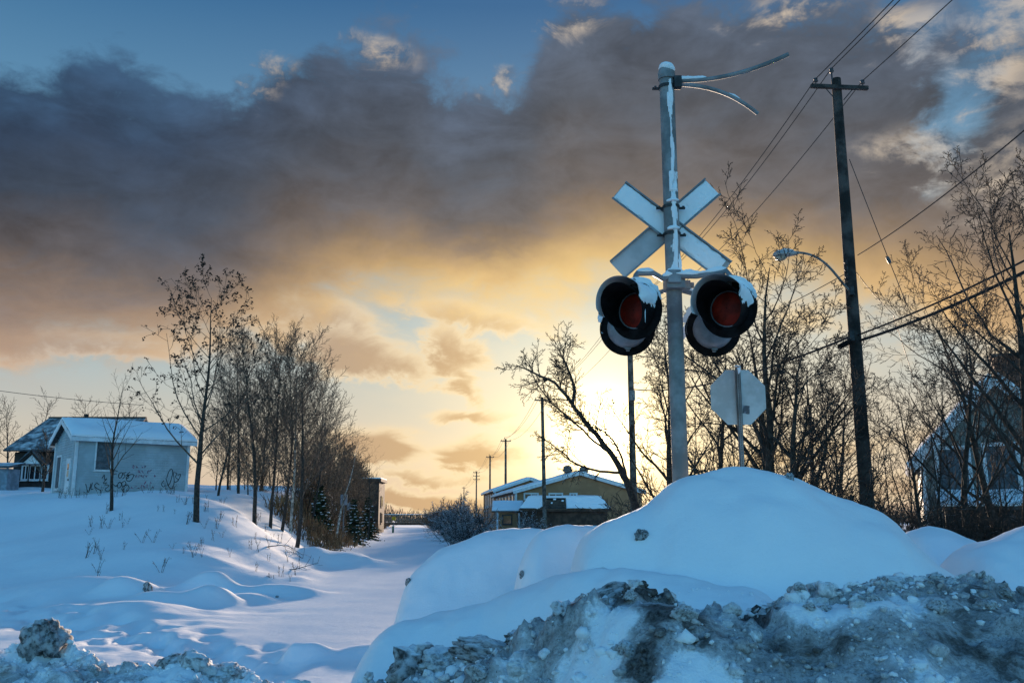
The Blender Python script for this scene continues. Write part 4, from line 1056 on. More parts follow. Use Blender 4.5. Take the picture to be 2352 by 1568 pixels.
span = ['from the frame top to the big pole', 'between the big pole and the half-hidden pole', 'between the half-hidden and leaning poles', 'left of the leaning pole', 'between the second and third distant poles', 'between the third and far poles', 'beyond the far pole']
for s in (-1, 0, 1):
    a = P[0][1][s]; b0 = a + Vector((0.084 * 34 + .35, -34, .2))
    wire(a, b0, .5, 'power_wire', f'{wn[s]} of three power wires {span[0]}', .0115)
    for i in range(6): wire(P[i][1][s], P[i + 1][1][s], .7 + .2 * (i > 1), 'power_wire', f'{wn[s]} of three power wires {span[i + 1]}', .011 if i < 2 else .016)
t0 = P[0][0]; H0 = P[0][2]; B0 = Vector(t0.location)
def LP(p): return t0.matrix_world.inverted() @ Vector(p)
bpy.context.view_layer.update()
# street lamp on the near pole
sl = thing('street_lamp', at(1953, 668, 19.85), 'street lamp with snow-capped head on a curved arm of the big pole', 'street lamp'); o_ = at(1953, 668, 19.85)
arm = bez([Vector((0, 0, 0)), at(1920, 640, 19.7) - o_, at(1900, 583, 19.6) - o_, at(1832, 580, 19.5) - o_], 16)
MB().tube(arm, .028, 8).build('arm', M_GALV, sl, smooth=True)
hd = at(1806, 583, 19.5) - o_; ql = (at(1834, 580, 19.5) - at(1780, 584, 19.5)).normalized()
Mh = Matrix.Translation(hd) @ ql.to_track_quat('X', 'Z').to_matrix().to_4x4()
head = MB().lathe([(.02, -.30), (.085, -.26), (.105, -.12), (.10, .02), (.075, .15), (.05, .26), (.035, .28)], 16, Mh @ Matrix.Rotation(math.pi / 2, 4, 'Y') @ Matrix.Diagonal((.75, 1.1, 1, 1))).build('lamp_head', M_ALU, sl, smooth=True)
MB().lathe([(.09, 0), (.085, -.05), (.055, -.085), (.005, -.10)], 16, Mh @ Matrix.Translation((-.13, 0, -.055)) @ Matrix.Diagonal((1.35, .9, 1, 1))).build('lens', mat('lamp_glass', (0.45, 0.40, 0.34), 0.15, 0.1, 20, spec=0.6), head, smooth=True)
snow_strip([hd + ql * -.22 + Vector((0, 0, .06)), hd + Vector((0, 0, .078)), hd + ql * .16 + Vector((0, 0, .055))], .075, .045, 'snow', head, 4)
MB().box((0.02, 0, 0), (.1, .12, .2), bev=.01).build('bracket', M_DARKM, sl)
# spool rack and service drop gear on the near pole
mb = MB(); rk = LP(at(1944, 622, 19.83))
for i in range(3): mb.lathe([(.02, 0), (.045, .015), (.028, .04), (.045, .065), (.02, .08)], 10, Matrix.Translation(rk + Vector((0, 0, .13 - i * .17))))
mb.box(rk + Vector((.035, .02, .01)), (.02, .03, .52)); mb.build('spool_rack', M_DARKM, t0)
mb = MB(); mb.box(LP(at(1955, 772, 19.8)), (.10, .12, .22), bev=.01); mb.build('cable_bracket', M_DARKM, t0)
cs = at(1942, 793, 19.7)
MB().tube([cs + Vector((-.17, -.1, -.05)), cs + Vector((.12, .06, .10))], .06, 10).build('cable_closure', M_BLACK, None, smooth=True, label='black cable splice case hanging left of the big pole', cat='splice case')
wire(at(1968, 770, 19.9), at(2500, 520, 14.0), .10, 'phone_cable', 'upper of two thick cables running right from the big pole', .02, group=None)
wire(at(1975, 782, 19.9), at(2500, 548, 14.0), .12, 'phone_cable', 'lower of two thick cables running right from the big pole', .032, group=None)
wire(at(1960, 770, 19.9), P[1][1][0] - Vector((0, 0, 4.2)), .5, 'phone_cable', 'thick cable running from the big pole towards the mast', .026, group=None)
wire(at(1970, 586, 19.9), at(2480, 190, 10.5), .12, 'service_wire', 'single wire rising from the big pole to the right edge', .011, group=None)
wire(at(1948, 625, 19.9), P[1][1][0] - Vector((0, 0, 2.6)), .5, 'service_wire', 'thin wire from the spool rack towards the mast', .010, group=None)
ga, gb = at(1951, 366, 19.9), at(2085, 705, 19.5)
gw = wire(ga, gb, .02, 'guy_wire', 'guy wire with strain insulator slanting right from the big pole', .009, group=None)
gi = at(2041, 597, 19.63); MB().tube([gi + Vector((-.03, 0, .075)), gi, gi + Vector((.03, 0, -.075))], [.035, .045, .035], 8).build('strain_insulator', M_INS, gw, smooth=True)
wire(at(1967, 625, 19.9), at(2052, 722, 19.6), .05, 'drop_wire', 'slack wire falling right from the spool rack', .008, group=None)
wire(at(2052, 722, 19.6), at(2110, 900, 24), .05, 'drop_wire', 'slack wire running down to the pale house', .008, group=None)
wire(at(-120, 880, 55), at(330, 930, 62), .15, 'service_wire', 'single wire above the dark house at the left edge', .018, group=None)
# gear on other poles
t1 = P[1][0]; bx = at(1452, 908, 44.8); MB().box(t1.matrix_world.inverted() @ bx, (.26, .24, .50), bev=.02).build('grey_box', M_GALV, t1)
t2 = P[2][0]; p2 = t2.matrix_world.inverted()
MB().tube([p2 @ q for q in bez([at(1249, 1062, 77.7), at(1256, 1045, 77), at(1272, 1035, 76.5), at(1288, 1028, 76)], 10)], .03, 6).build('lamp_arm', M_DARKM, t2, smooth=True)
MB().box(p2 @ at(1292, 1027, 75.9), (.36, .16, .12), bev=.03).build('lamp_head', M_DARKM, t2)
# sign posts beside the bed
for px, py, d, lab, hh in [(789, 1147, 55, 'larger of two small grey signs on a post by the birch', .62), (802, 1163, 60, 'smaller grey sign on a post just right of the birch', .45)]:
    loc = ground_loc(px, d); s = thing('sign_post', loc, lab, 'sign'); z = at(px, py, d).z - loc.z
    MB().tube([(0, 0, -.2), (0, 0, z + .3)], .035, 6).build('post', M_GALV, s); MB().box((0, -.05, z), (.42 if hh > .5 else .32, .012, hh), bev=.004).build('plate', mat('sign_grey', (.25, .27, .30), .5, .1, 4), s)
    MB().box((0, -.058, z), (.03, .004, hh * .8)).build('stripe', mat('sign_dark', (.08, .09, .10), .5, .1, 4), s)
loc = ground_loc(905, 118); s = thing('trail_sign', loc, 'small yellow warning sign by the bed near the footbridge', 'sign'); z = at(905, 1190, 118).z - loc.z
MB().tube([(0, 0, -.2), (0, 0, z + .4)], .05, 6).build('post', M_GALV, s); MB().box((0, -.07, z), (.5, .03, .45)).build('plate', mat('sign_yellow', (.62, .40, .02), .5, .1, 4), s)
loc = ground_loc(903, 116); s = thing('bollard', loc, 'small green marker post below the yellow sign', 'bollard'); MB().tube([(0, 0, -.2), (0, 0, .8)], .11, 8).build('post', mat('green_paint', (.03, .22, .15), .6, .1, 4), s); MB().tube([(0, 0, .8), (0, 0, .9)], [.13, .06], 8).build('cap', M_SNOW, s)

# ------------------------------------------------------------------ buildings
def siding(name, O, U, N, prof, z0, z1, pitch, m, parent, out=.03):
    """lapped boards as one stepped sheet; prof(z) -> (u0, u1)"""
    O, U, N = Vector(O), Vector(U), Vector(N); mb = MB(); rows = []; z = z0
    while z < z1 - 1e-4:
        zt = min(z + pitch, z1)
        rows.append((z, out)); rows.append((zt, .002)); z = zt
    vs = []
    for z, o in rows:
        u0, u1 = prof(z); vs.append((mb.bm.verts.new(O + U * u0 + N * o + Vector((0, 0, z))), mb.bm.verts.new(O + U * u1 + N * o + Vector((0, 0, z)))))
    for a, b in zip(vs, vs[1:]): mb.bm.faces.new((a[0], a[1], b[1], b[0]))
    return mb.build(name, m, parent)

def oriented_box(O, U, N, u, n, z, su, sn, sz, bev=0.0):
    U, N = Vector(U), Vector(N); rot = Matrix((U, N, Vector((0, 0, 1)))).transposed()
    return Vector(O) + U * u + N * n + Vector((0, 0, z)), (su, sn, sz), rot, bev

def window(O, U, N, u, z, w, h, parent, mf, mg, fw=.08, bars=1, name='window'):
    f = MB()
    for s in (-1, 1): f.box(*oriented_box(O, U, N, u + s * (w / 2 - fw / 2), .045, z, fw, .05, h)); f.box(*oriented_box(O, U, N, u, .045, z + s * (h / 2 - fw / 2), w - 2 * fw, .05, fw))
    for b in range(1, bars): f.box(*oriented_box(O, U, N, u - w / 2 + w * b / bars, .043, z, fw * .6, .045, h - 2 * fw))
    fo = f.build(name, mf, parent); f2 = MB(); f2.box(*oriented_box(O, U, N, u, .034, z, w - fw, .014, h - fw)); f2.build('pane', mg, fo)
    f3 = MB(); f3.box(*oriented_box(O, U, N, u, .05, z - h / 2 - .015, w + .08, .09, .03)); f3.build('sill', mf, fo)
    return fo

M_SIDE = mat('white_siding', (0.36, 0.43, 0.47), 0.7, 0.06, 1.2)
M_TRIM = mat('white_trim', (0.62, 0.65, 0.68), 0.6, 0.05, 3)
M_BOARD = mat('grey_board', (0.085, 0.10, 0.115), 0.8, 0.15, 5)
M_GLASS = mat('dark_glass', (0.02, 0.022, 0.026), 0.08, 0.1, 3, spec=0.6)
M_SHING = mat('shingle', (0.06, 0.052, 0.048), 0.9, 0.25, 6, 0.4, 30)
def roof_snow(c00, c10, c11, c01, th, name, parent, seed=0, nu=30, nv=14, cover=1.0, mtl=None):
    """blanket of snow on the roof quad c00-c10 (eave) c01-c11 (ridge), rounded rim"""
    c00, c10, c11, c01 = map(Vector, (c00, c10, c11, c01)); n = (c10 - c00).cross(c01 - c00).normalized()
    if n.z < 0: n = -n
    mb = MB(); top = {}; bot = {}
    for i in range(nu + 1):
        for j in range(nv + 1):
            u, v = i / nu, j / nv; p = c00.lerp(c10, u).lerp(c01.lerp(c11, u), v)
            e = min(1, min(i, nu - i, j, (nv - j) if cover >= 1 else 9) / 2.0 + .15) ** .5
            top[i, j] = mb.bm.verts.new(p + n * th * e * (1 + .35 * mnoise.noise(p * .9 + Vector((seed, 0, 0)))))
    for i in range(nu):
        for j in range(nv): mb.bm.faces.new((top[i, j], top[i + 1, j], top[i + 1, j + 1], top[i, j + 1]))
    rim = [(i, 0) for i in range(nu)] + [(nu, j) for j in range(nv)] + [(i, nv) for i in range(nu, 0, -1)] + [(0, j) for j in range(nv, 0, -1)]
    lo = [mb.bm.verts.new(top[r].co - n * th * .9) for r in rim]
    for a in range(len(rim)): b = (a + 1) % len(rim); mb.bm.faces.new((top[rim[a]], lo[a], lo[b], top[rim[b]]))
    return mb.build(name, mtl or M_SNOW, parent, smooth=True)

def stroke(pts, w, N, O, U, name, m, parent, **kw):
    """one painted stroke on a wall, drawn in wall (u, z) metres, width a little uneven"""
    N = Vector(N); U = Vector(U); O = Vector(O); P2 = [Vector((a, b)) for a, b in pts]
    Q2 = []
    for i in range(len(P2) - 1):
        for k in range(4):
            t = k / 4; p0, p1, p2, p3 = P2[max(i - 1, 0)], P2[i], P2[i + 1], P2[min(i + 2, len(P2) - 1)]
            Q2.append(0.5 * ((2 * p1) + (p2 - p0) * t + (2 * p0 - 5 * p1 + 4 * p2 - p3) * t * t + (3 * p1 - p0 - 3 * p2 + p3) * t ** 3))
    Q2.append(P2[-1]); mb = MB(); row = []
    for i, q in enumerate(Q2):
        d = Q2[min(i + 1, len(Q2) - 1)] - Q2[max(i - 1, 0)]
        d = d.normalized() if d.length > 1e-6 else Vector((1, 0)); sd = Vector((-d.y, d.x)) * w / 2 * (1 + .3 * mnoise.noise(Vector((q.x * 9, q.y * 9, 1))))
        row.append([mb.bm.verts.new(O + U * e.x + Vector((0, 0, e.y)) + N * .036) for e in (q + sd, q - sd)])
    for a_, b_ in zip(row, row[1:]): mb.bm.faces.new((a_[0], b_[0], b_[1], a_[1]))
    return mb.build(name, m, parent, **kw)
def arc(cx, cz, rx, rz, a0, a1, n=12): return [(cx + rx * math.cos(R(a0 + (a1 - a0) * i / n)), cz + rz * math.sin(R(a0 + (a1 - a0) * i / n))) for i in range(n + 1)]

# --- white shed with graffiti
A = at(168, 1118, 44); Bc = at(426, 1134, 47.2); A.z = gz(A.x, A.y)
U = Vector((Bc.x - A.x, Bc.y - A.y, 0)); SL = U.length; U.normalize(); V_ = Vector((-U.y, U.x, 0)); Nf = -V_; Ng = -U
SW = 4.8; ZB = 2.62; A.z = 0; HE = at(168, 1001, 44).z - ZB; HR = HE + 0.92
sh = thing('white_shed', (A.x, A.y, ZB), 'small white clapboard shed with graffiti and a snowy roof on the left bank', 'shed')
O = Vector((0, 0, 0))
siding('wall', O, U, Nf, lambda z: (0, SL), -.5, HE, .125, M_SIDE, sh)
gp = lambda z: (0, SW) if z <= HE else ((z - HE) / (HR - HE) * SW / 2, SW - (z - HE) / (HR - HE) * SW / 2)
siding('wall', O, V_, Ng, gp, -.5, HR - .02, .125, M_SIDE, sh)
siding('wall', O + U * SL, V_, U, gp, -.5, HR - .02, .125, M_SIDE, sh)
siding('wall', O + V_ * SW, U, V_, lambda z: (0, SL), -.5, HE, .125, M_SIDE, sh)
for u, v in ((0, 0), (SL, 0), (0, SW), (SL, SW)):
    mb = MB(); mb.box(O + U * u + V_ * v + Vector((0, 0, HE / 2 - .25)), (.13, .13, HE + .5), Matrix((U, V_, Vector((0, 0, 1)))).transposed()); mb.build('corner_board', M_TRIM, sh)
ov = .32; sl = (HR - HE) / (SW / 2)
for s in (0, 1):
    e0 = O + V_ * (-ov if s == 0 else SW + ov) + Vector((0, 0, HE - ov * sl + .03)); r0 = O + V_ * SW / 2 + Vector((0, 0, HR + .03))
    a, b = e0 - U * ov, e0 + U * (SL + ov); c, d = r0 + U * (SL + ov), r0 - U * ov
    MB().poly([a, b, c, d], .07).build('roof', M_SHING, sh)
    nn = (b - a).cross(d - a).normalized(); nn = nn if nn.z > 0 else -nn
    roof_snow(a + nn * .075, b + nn * .075, c + nn * .075, d + nn * .075, .22, 'snow', sh, s, cover=1.0)
    fb = MB(); fb.box((a + b) / 2 - Vector((0, 0, .05)), ((b - a).length, .03, .2), Matrix((U, V_, Vector((0, 0, 1)))).transposed()); fb.build('fascia', M_TRIM, sh)
    for q in (0, 1):
        p0, p1 = (a, d) if q == 0 else (b, c)
        dd = (p1 - p0); mb = MB(); k = dd.normalized(); side = U; upn = side.cross(k).normalized()
        mb.box((p0 + p1) / 2 - Vector((0, 0, .07)), (dd.length, .035, .2), Matrix((k, side, upn)).transposed()); mb.build('barge_board', M_TRIM, sh)
sc1 = 5.2 / 1230.0        # metres per zoomed pixel on the long wall
uw = lambda zx: (zx - 790) * SL / (2035 - 790); zw = lambda zy, zx=1200: HE - (zy - (590 + (zx - 790) * .055)) * (HE / 522)
wm = window(O, U, Nf, uw(1080), zw(750, 1080), (1175 - 985) * SL / 1245, (885 - 610) * HE / 522, sh, M_TRIM, M_BOARD, .07)
window(O, V_, Ng, 3.55, HE * .47, 1.15, 1.75, sh, M_TRIM, M_BOARD, .10)
dr = MB(); dr.box(*oriented_box(O, V_, Ng, 1.25, .03, 1.02 - .02, .95, .06, 2.05)); door = dr.build('door', M_TRIM, sh)
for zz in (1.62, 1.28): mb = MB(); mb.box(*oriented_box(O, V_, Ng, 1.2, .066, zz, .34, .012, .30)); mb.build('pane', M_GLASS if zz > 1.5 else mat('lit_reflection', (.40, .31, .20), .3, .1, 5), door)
mb = MB(); mb.box(*oriented_box(O, V_, Ng, .86, .08, .98, .04, .06, .10)); mb.build('handle', M_DARKM, door)
# graffiti strokes
def g(zx, zy): return (uw(zx), zw(zy, zx))
M_SPRAY = mat('black_spray', (0.012, 0.014, 0.016), .6, .2, 9)
S_ = [[(915, 985), (950, 1058), (970, 985)], [(985, 980), (975, 1030), (1000, 1030)]]
S_ += [[(1060, 1000), (1030, 985), (1010, 1005), (1040, 1030), (1075, 1045), (1080, 1075), (1055, 1080)]]
S_ += [[(1200, 940), (1205, 890), (1245, 895)], [(1205, 915), (1235, 915)], [(1285, 905), (1260, 920), (1265, 950), (1290, 945), (1300, 915), (1285, 905)], [(1340, 905), (1310, 915), (1330, 935), (1305, 960)], [(1380, 905), (1345, 930), (1375, 945), (1350, 960)], [(1345, 935), (1375, 925)], [(1430, 930), (1400, 975), (1360, 980), (1345, 950), (1390, 925), (1430, 930)]]
S_ += [[(1080, 950), (1105, 920), (1110, 960), (1135, 950), (1100, 990), (1140, 985)], [(1120, 1000), (1165, 1010), (1125, 1040), (1160, 1060), (1180, 1040)], [(1210, 1000), (1240, 1020), (1275, 985), (1300, 1010), (1270, 1035), (1250, 1010)], [(1300, 990), (1330, 980), (1345, 1005), (1310, 1025), (1300, 990)], [(1300, 1040), (1340, 1075), (1385, 1045), (1360, 1010), (1310, 1030)]]
for s in S_: stroke([g(*p) for p in s], .030, Nf, O, U, 'graffiti_letter', M_SPRAY, sh)
S2 = [[(1800, 970), (1820, 915), (1850, 895), (1865, 930), (1840, 1020), (1810, 1030)], [(1770, 990), (1745, 1020), (1770, 1045), (1800, 1030)], [(1870, 920), (1890, 1000), (1880, 1060)], [(1880, 925), (1915, 935), (1900, 965), (1935, 990), (1905, 1010), (1885, 1000)], [(1925, 950), (1960, 945), (1935, 1000)], [(1790, 970), (1835, 1050), (1885, 1062)]]
for s in S2: stroke([g(*p) for p in s], .028, Nf, O, U, 'graffiti_letter', M_SPRAY, sh)
M_PINK = mat('pink_spray', (0.30, 0.10, 0.17), .6, .2, 9); rng = np.random.default_rng(4)
for zy, x0, x1 in ((860, 1400, 1600), (905, 1440, 1620), (945, 1440, 1660), (1000, 1480, 1620), (1035, 1400, 1640), (1070, 1480, 1620)):
    zx = x0
    while zx < x1:
        w = rng.uniform(22, 40); pts = [(zx, zy + rng.uniform(-16, 16)), (zx + w * .5, zy + rng.uniform(-18, 18)), (zx + w * .2, zy + rng.uniform(-16, 16)), (zx + w * .8, zy + rng.uniform(-16, 16))]
        if rng.uniform() < .75: stroke([g(*p) for p in pts], .02, Nf, O, U, 'graffiti_letter', M_PINK, sh)
        zx += w

# --- dark house behind the shed
M_DWALL = mat('dark_wall', (0.030, 0.024, 0.022), 0.8, 0.2, 3)
h0 = at(28, 1100, 60); ZH = 2.6
hs = thing('dark_house', (h0.x, 60, ZH), 'dark house with a steep snow-dusted roof and three white windows behind the shed', 'house')
pw = lambda px: (px - 28) / 2130 * 60; pz = lambda py: at(28, py, 60).z - ZH
w1 = pw(262)
MB().box((w1 / 2, 3.5, pz(1038) / 2 - .3), (w1, 7, pz(1038) + .6)).build('wall', M_DWALL, hs)
e0 = pz(1034); rg = pz(950)
def R4(x, y, z): return Vector((x, y, z))
M_DROOF = mat('dusted_roof', (0.075, 0.085, 0.10), 0.9, 0.2, 4, 0.3, 20, snow=(0.72, 1.15))
MB().poly([R4(-.5, -.5, e0 - .1), R4(w1 + .4, -.5, e0 - .1), R4(w1 + .4, 3.6, rg), R4(.2, 3.6, rg)], .12).build('roof', M_DROOF, hs)
MB().poly([R4(-.5, 7.6, e0 - .1), R4(.2, 3.6, rg), R4(w1 + .4, 3.6, rg), R4(w1 + .4, 7.6, e0 - .1)], .12).build('roof', M_DROOF, hs)
MB().box((w1 / 2 + .3, 3.6, rg + .12), (w1 + .2, .25, .14)).build('ridge_cap', M_SHING, hs)
for s, xx in ((-1, .05), (1, w1 - .05)): MB().poly([R4(xx, 0, e0 - .4), R4(xx, 7, e0 - .4), R4(xx, 3.6, rg - .1)], .05, (s, 0, 0)).build('gable', M_DWALL, hs)
MB().tube([(pw(132), 3.3, rg - .3), (pw(132), 3.3, pz(938))], .16, 12).build('flue', mat('flue_brick', (.035, .03, .03), .9, .2, 8), hs)
gb = MB(); gb.poly([R4(pw(62), -.75, pz(1066)), R4(pw(102), -.75, pz(1066)), R4(pw(82), -.75, pz(1046))], .5, (0, 1, 0)); gb.build('dormer_gable', M_TRIM, hs)
for a, b in (((52, 1070), (83, 1040)), ((112, 1070), (83, 1040))):
    mb = MB(); p, q = R4(pw(a[0]), -.8, pz(a[1])), R4(pw(b[0]), -.8, pz(b[1])); mb.tube([p, q], .10, 6); mb.build('dormer_trim', M_DWALL, hs)
    MB().poly([p + Vector((0, -.15, .1)), q + Vector((0, -.15, .1)), q + Vector((0, 1.3, .1)), p + Vector((0, 1.3, .1))], .10, (0, 0, 1)).build('dormer_roof', M_DROOF, hs)
for px, w in ((58, .55), (80, .85), (102, .55)): window(R4(0, 0, 0), (1, 0, 0), (0, -1, 0), pw(px), pz(1085), w, 1.05, hs, M_TRIM, M_GLASS, .11, 2)
nb = at(16, 1100, 56); ho = thing('low_outbuilding', (nb.x, 56, 2.6), 'low snow-roofed outbuilding cut by the left edge, beside the dark house', 'outbuilding')
z1 = at(16, 1075, 56).z - 2.6
MB().box((-1.6, .9, z1 / 2 - .3), (3.0, 1.4, z1 + .6)).build('wall', mat('pale_blue_wall', (.20, .26, .32), .8, .1, 3), ho)
MB().poly([R4(-3.4, -.1, z1), R4(.1, -.1, z1), R4(.1, 1.8, z1 + .3), R4(-3.4, 1.8, z1 + .3)], .15).build('roof', M_DROOF, ho)
window(R4(0, .2, 0), (1, 0, 0), (0, -1, 0), -1.0, z1 * .45, 1.0, .5, ho, M_TRIM, M_GLASS, .08)

# --- yellow buildings
M_YEL = mat('yellow_siding', (0.34, 0.18, 0.088), 0.7, 0.06, 1.0)
M_YSIDE = M_YEL
def gable_hall(px0, pxpk, d0, length, pye, pypk, name, lab, wins, sidewins):
    a = at(px0, 1200, d0); zb = 0.0; he = at(px0, pye, d0).z; hp = at(pxpk, pypk, d0).z; hw = (pxpk - px0) / 2130 * d0; w = 2 * hw
    t = thing(name, (a.x, d0, zb), lab, 'building', rz=0.111)
    O = Vector((0, 0, 0)); X1, Y1 = Vector((1, 0, 0)), Vector((0, 1, 0))
    gp = lambda z: (0, w) if z <= he else ((z - he) / (hp - he) * hw, w - (z - he) / (hp - he) * hw)
    siding('wall', O, X1, -Y1, gp, -.3, hp - .02, .22, M_YEL, t); siding('wall', O, Y1, -X1, lambda z: (0, length), -.3, he, .22, M_YEL, t)
    siding('wall', O + X1 * w, Y1, X1, lambda z: (0, length), -.3, he, .22, M_YEL, t); siding('wall', O + Y1 * length, X1, Y1, gp, -.3, hp - .02, .22, M_YEL, t)
    ov = .35; sl = (hp - he) / hw
    for s in (0, 1):
        e = O + X1 * (-ov if s == 0 else w + ov) + Vector((0, 0, he - ov * sl + .04)); r = O + X1 * hw + Vector((0, 0, hp + .04))
        q = [e - Y1 * ov, e + Y1 * (length + ov), r + Y1 * (length + ov), r - Y1 * ov]
        MB().poly(q, .12).build('roof', M_SHING, t)
        nn = (q[1] - q[0]).cross(q[3] - q[0]).normalized(); nn = nn if nn.z > 0 else -nn
        roof_snow(*[p + nn * .125 for p in q], .2, 'snow', t, 3 + s)
        mb = MB(); k = (q[3] - q[0]).normalized(); mb.box((q[0] + q[3]) / 2 - Vector((0, 0, .06)), ((q[3] - q[0]).length, .06, .28), Matrix((k, Y1, k.cross(Y1))).transposed()); mb.build('barge_board', M_TRIM, t)
    mb = MB(); mb.box((-.06, -.06, he / 2 - .1), (.22, .22, he - .1)); mb.build('corner_board', M_TRIM, t)
    for pa, pb, ya, yb, bars in wins:
        u = ((pa + pb) / 2 - px0) / 2130 * d0; window(O, X1, -Y1, u, at(px0, (ya + yb) / 2, d0).z, (pb - pa) / 2130 * d0, (yb - ya) / 2130 * d0, t, M_TRIM, mat('warm_glass', (.09, .06, .045), .15, .1, 3), .14, bars)
    for v, z, ww, hh in sidewins: window(O, Y1, -X1, v, z, ww, hh, t, M_TRIM, M_GLASS, .14)
    return t, w, hw, he, hp
yb, w, hw, he, hp = gable_hall(1186, 1334, 88, 23, 1128, 1086, 'yellow_building', 'yellow-sided building with low snowy gable behind the brown shop', [(1203, 1238, 1131, 1147, 2), (1261, 1295, 1131, 1147, 2), (1310, 1329, 1131, 1147, 2)], [(3 + 3.2 * i, 3.3, 1.5, 1.5) for i in range(6)])
for px in (1319, 1358):
    u = (px - 1186) / 2130 * 88; vz = hp - abs(u - hw) * (hp - he) / hw
    v = MB().lathe([(.36, -.3), (.36, .5), (.52, .52), (.50, .72), (.42, .74), (.44, .95), (.2, 1.1)], 14, Matrix.Translation((u, 3, vz))).build('roof_vent', mat('vent_metal', (.16, .15, .14), .6, .1, 4), yb)
gable_hall(1138, 1218, 112, 18, 1126, 1099, 'yellow_building', 'taller yellow building farther back, its gable just left of the first', [], [(3 + 3.5 * i, 4.0, 1.3, 1.6) for i in range(4)])
# lean-to porch on the yellow building's left side
pa = at(1140, 1178, 84); t = thing('porch', (pa.x, 84, 0), 'low porch with a snowy lean-to roof before the yellow building\'s left corner', 'porch')
wz = at(1140, 1176, 84).z; pw_ = (1195 - 1140) / 2130 * 84
MB().box((pw_ / 2, 2.5, wz / 2 - .2), (pw_ - .5, 5, wz + .3)).build('wall', M_YEL, t)
MB().poly([R4(-.4, -.4, wz), R4(pw_ + .3, -.4, wz), R4(pw_ + .3, 3, wz + .9), R4(-.4, 3, wz + .9)], .12).build('roof', M_SHING, t)
roof_snow(R4(-.4, -.4, wz + .125), R4(pw_ + .3, -.4, wz + .125), R4(pw_ + .3, 3, wz + 1.02), R4(-.4, 3, wz + 1.02), .2, 'snow', t, 9)
for xx in (.1, pw_ - .1): MB().box((xx, -.25, wz / 2 - .2), (.16, .16, wz + .3)).build('porch_post', M_TRIM, t)
window(R4(0, 0, 0), (1, 0, 0), (0, -1, 0), pw_ * .45, wz * .72, .9, .9, t, M_DARKM, M_GLASS, .10, name='notice_frame')
# brown mansard shop
M_BROWN = mat('brown_brick', (0.075, 0.040, 0.026), 0.85, 0.2, 2)
sa = at(1193, 1169, 79); t = thing('brown_shop', (sa.x, 79, 0), 'long brown shop with a snow-patched mansard roof before the yellow building', 'building')
zb_, zt_ = at(1193, 1169, 79).z, at(1193, 1143, 79).z; W = (1404 - 1193) / 2130 * 79; ins = .75
MB().box((W / 2, 4, zb_ / 2 - .2), (W - .6, 7.4, zb_ + .2)).build('wall', M_BROWN, t)
def band(u0, u1):
    return [R4(u0 * W, 0, zb_), R4(u1 * W, 0, zb_), R4(ins + (W - 2 * ins) * u1, ins, zt_), R4(ins + (W - 2 * ins) * u0, ins, zt_)]
def shing_slope(q, name, m, rows=9):
    mb = MB()
    for r in range(rows):
        a, b = q[0].lerp(q[3], r / rows), q[1].lerp(q[2], r / rows); c, d = q[1].lerp(q[2], (r + 1) / rows), q[0].lerp(q[3], (r + 1) / rows)
        n = (b - a).cross(d - a).normalized(); n = n if n.y < 0 or n.z > 0.1 else -n
        mb.poly([a + n * .05, b + n * .05, c + n * .005, d + n * .005])
    return mb.build(name, m, t)
shing_slope(band(0, 1), 'mansard_slope', M_SHING)
shing_slope([R4(0, 8, zb_), R4(0, 0, zb_), R4(ins, ins, zt_), R4(ins, 8 - ins, zt_)], 'mansard_slope', M_SHING)
shing_slope([R4(W, 0, zb_), R4(W, 8, zb_), R4(W - ins, 8 - ins, zt_), R4(W - ins, ins, zt_)], 'mansard_slope', M_SHING)
qm = band(0, 1); nm = (qm[1] - qm[0]).cross(qm[3] - qm[0]).normalized(); nm = nm if nm.z > 0 else -nm
patch_snow(lambda u, v: (qm[0].lerp(qm[1], u).lerp(qm[3].lerp(qm[2], u), v) + nm * .06, nm), 110, 16, 'snow', t, 6, 0.0, .10, lambda u, v: (.75 if u < .17 else (.75 - (u - .17) * 14 if u < .26 else (-.42 if u < .52 else .45))) - .5 * max(0, .25 - v))
MB().poly([R4(ins, ins, zt_), R4(W - ins, ins, zt_), R4(W - ins, 8 - ins, zt_), R4(ins, 8 - ins, zt_)], .1, (0, 0, 1)).build('roof_deck', M_SHING, t)
roof_snow(R4(ins, ins - .1, zt_ + .1), R4(W - ins, ins - .1, zt_ + .1), R4(W - ins, 8 - ins, zt_ + .1), R4(ins, 8 - ins, zt_ + .1), .16, 'snow', t, 12)
MB().box((W / 2, -.02, zb_ - .1), (W + .1, .1, .18)).build('fascia', M_BROWN, t)
MB().box((W * .18, .27, zb_ / 2 - .2), (.25, .1, zb_)).build('pilaster', M_BROWN, t)

# --- pale house at right
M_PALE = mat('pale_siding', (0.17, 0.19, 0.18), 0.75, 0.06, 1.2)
DH = 28.0; ph = at(2125, 1180, DH); ZHs = 0.2
t = thing('pale_house', (ph.x, DH, ZHs), 'pale clapboard house with steep gable and brick chimney behind the right-hand trees', 'house', rz=-0.40)
hx = lambda px: (px - 2125) / 2120 * DH; hz = lambda py: at(2125, py, DH).z - ZHs
pk = hx(2290); W2 = pk * 2; he2 = hz(1052); hp2 = hz(880)
gp2 = lambda z: (0, W2) if z <= he2 else ((z - he2) / (hp2 - he2) * pk, W2 - (z - he2) / (hp2 - he2) * pk)
X1, Y1 = Vector((1, 0, 0)), Vector((0, 1, 0))
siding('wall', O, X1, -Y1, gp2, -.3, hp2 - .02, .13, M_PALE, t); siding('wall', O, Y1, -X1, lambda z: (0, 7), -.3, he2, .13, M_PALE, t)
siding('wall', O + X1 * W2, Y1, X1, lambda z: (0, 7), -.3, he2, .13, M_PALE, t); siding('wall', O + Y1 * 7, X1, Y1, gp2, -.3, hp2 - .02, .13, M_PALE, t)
sl2 = (hp2 - he2) / pk
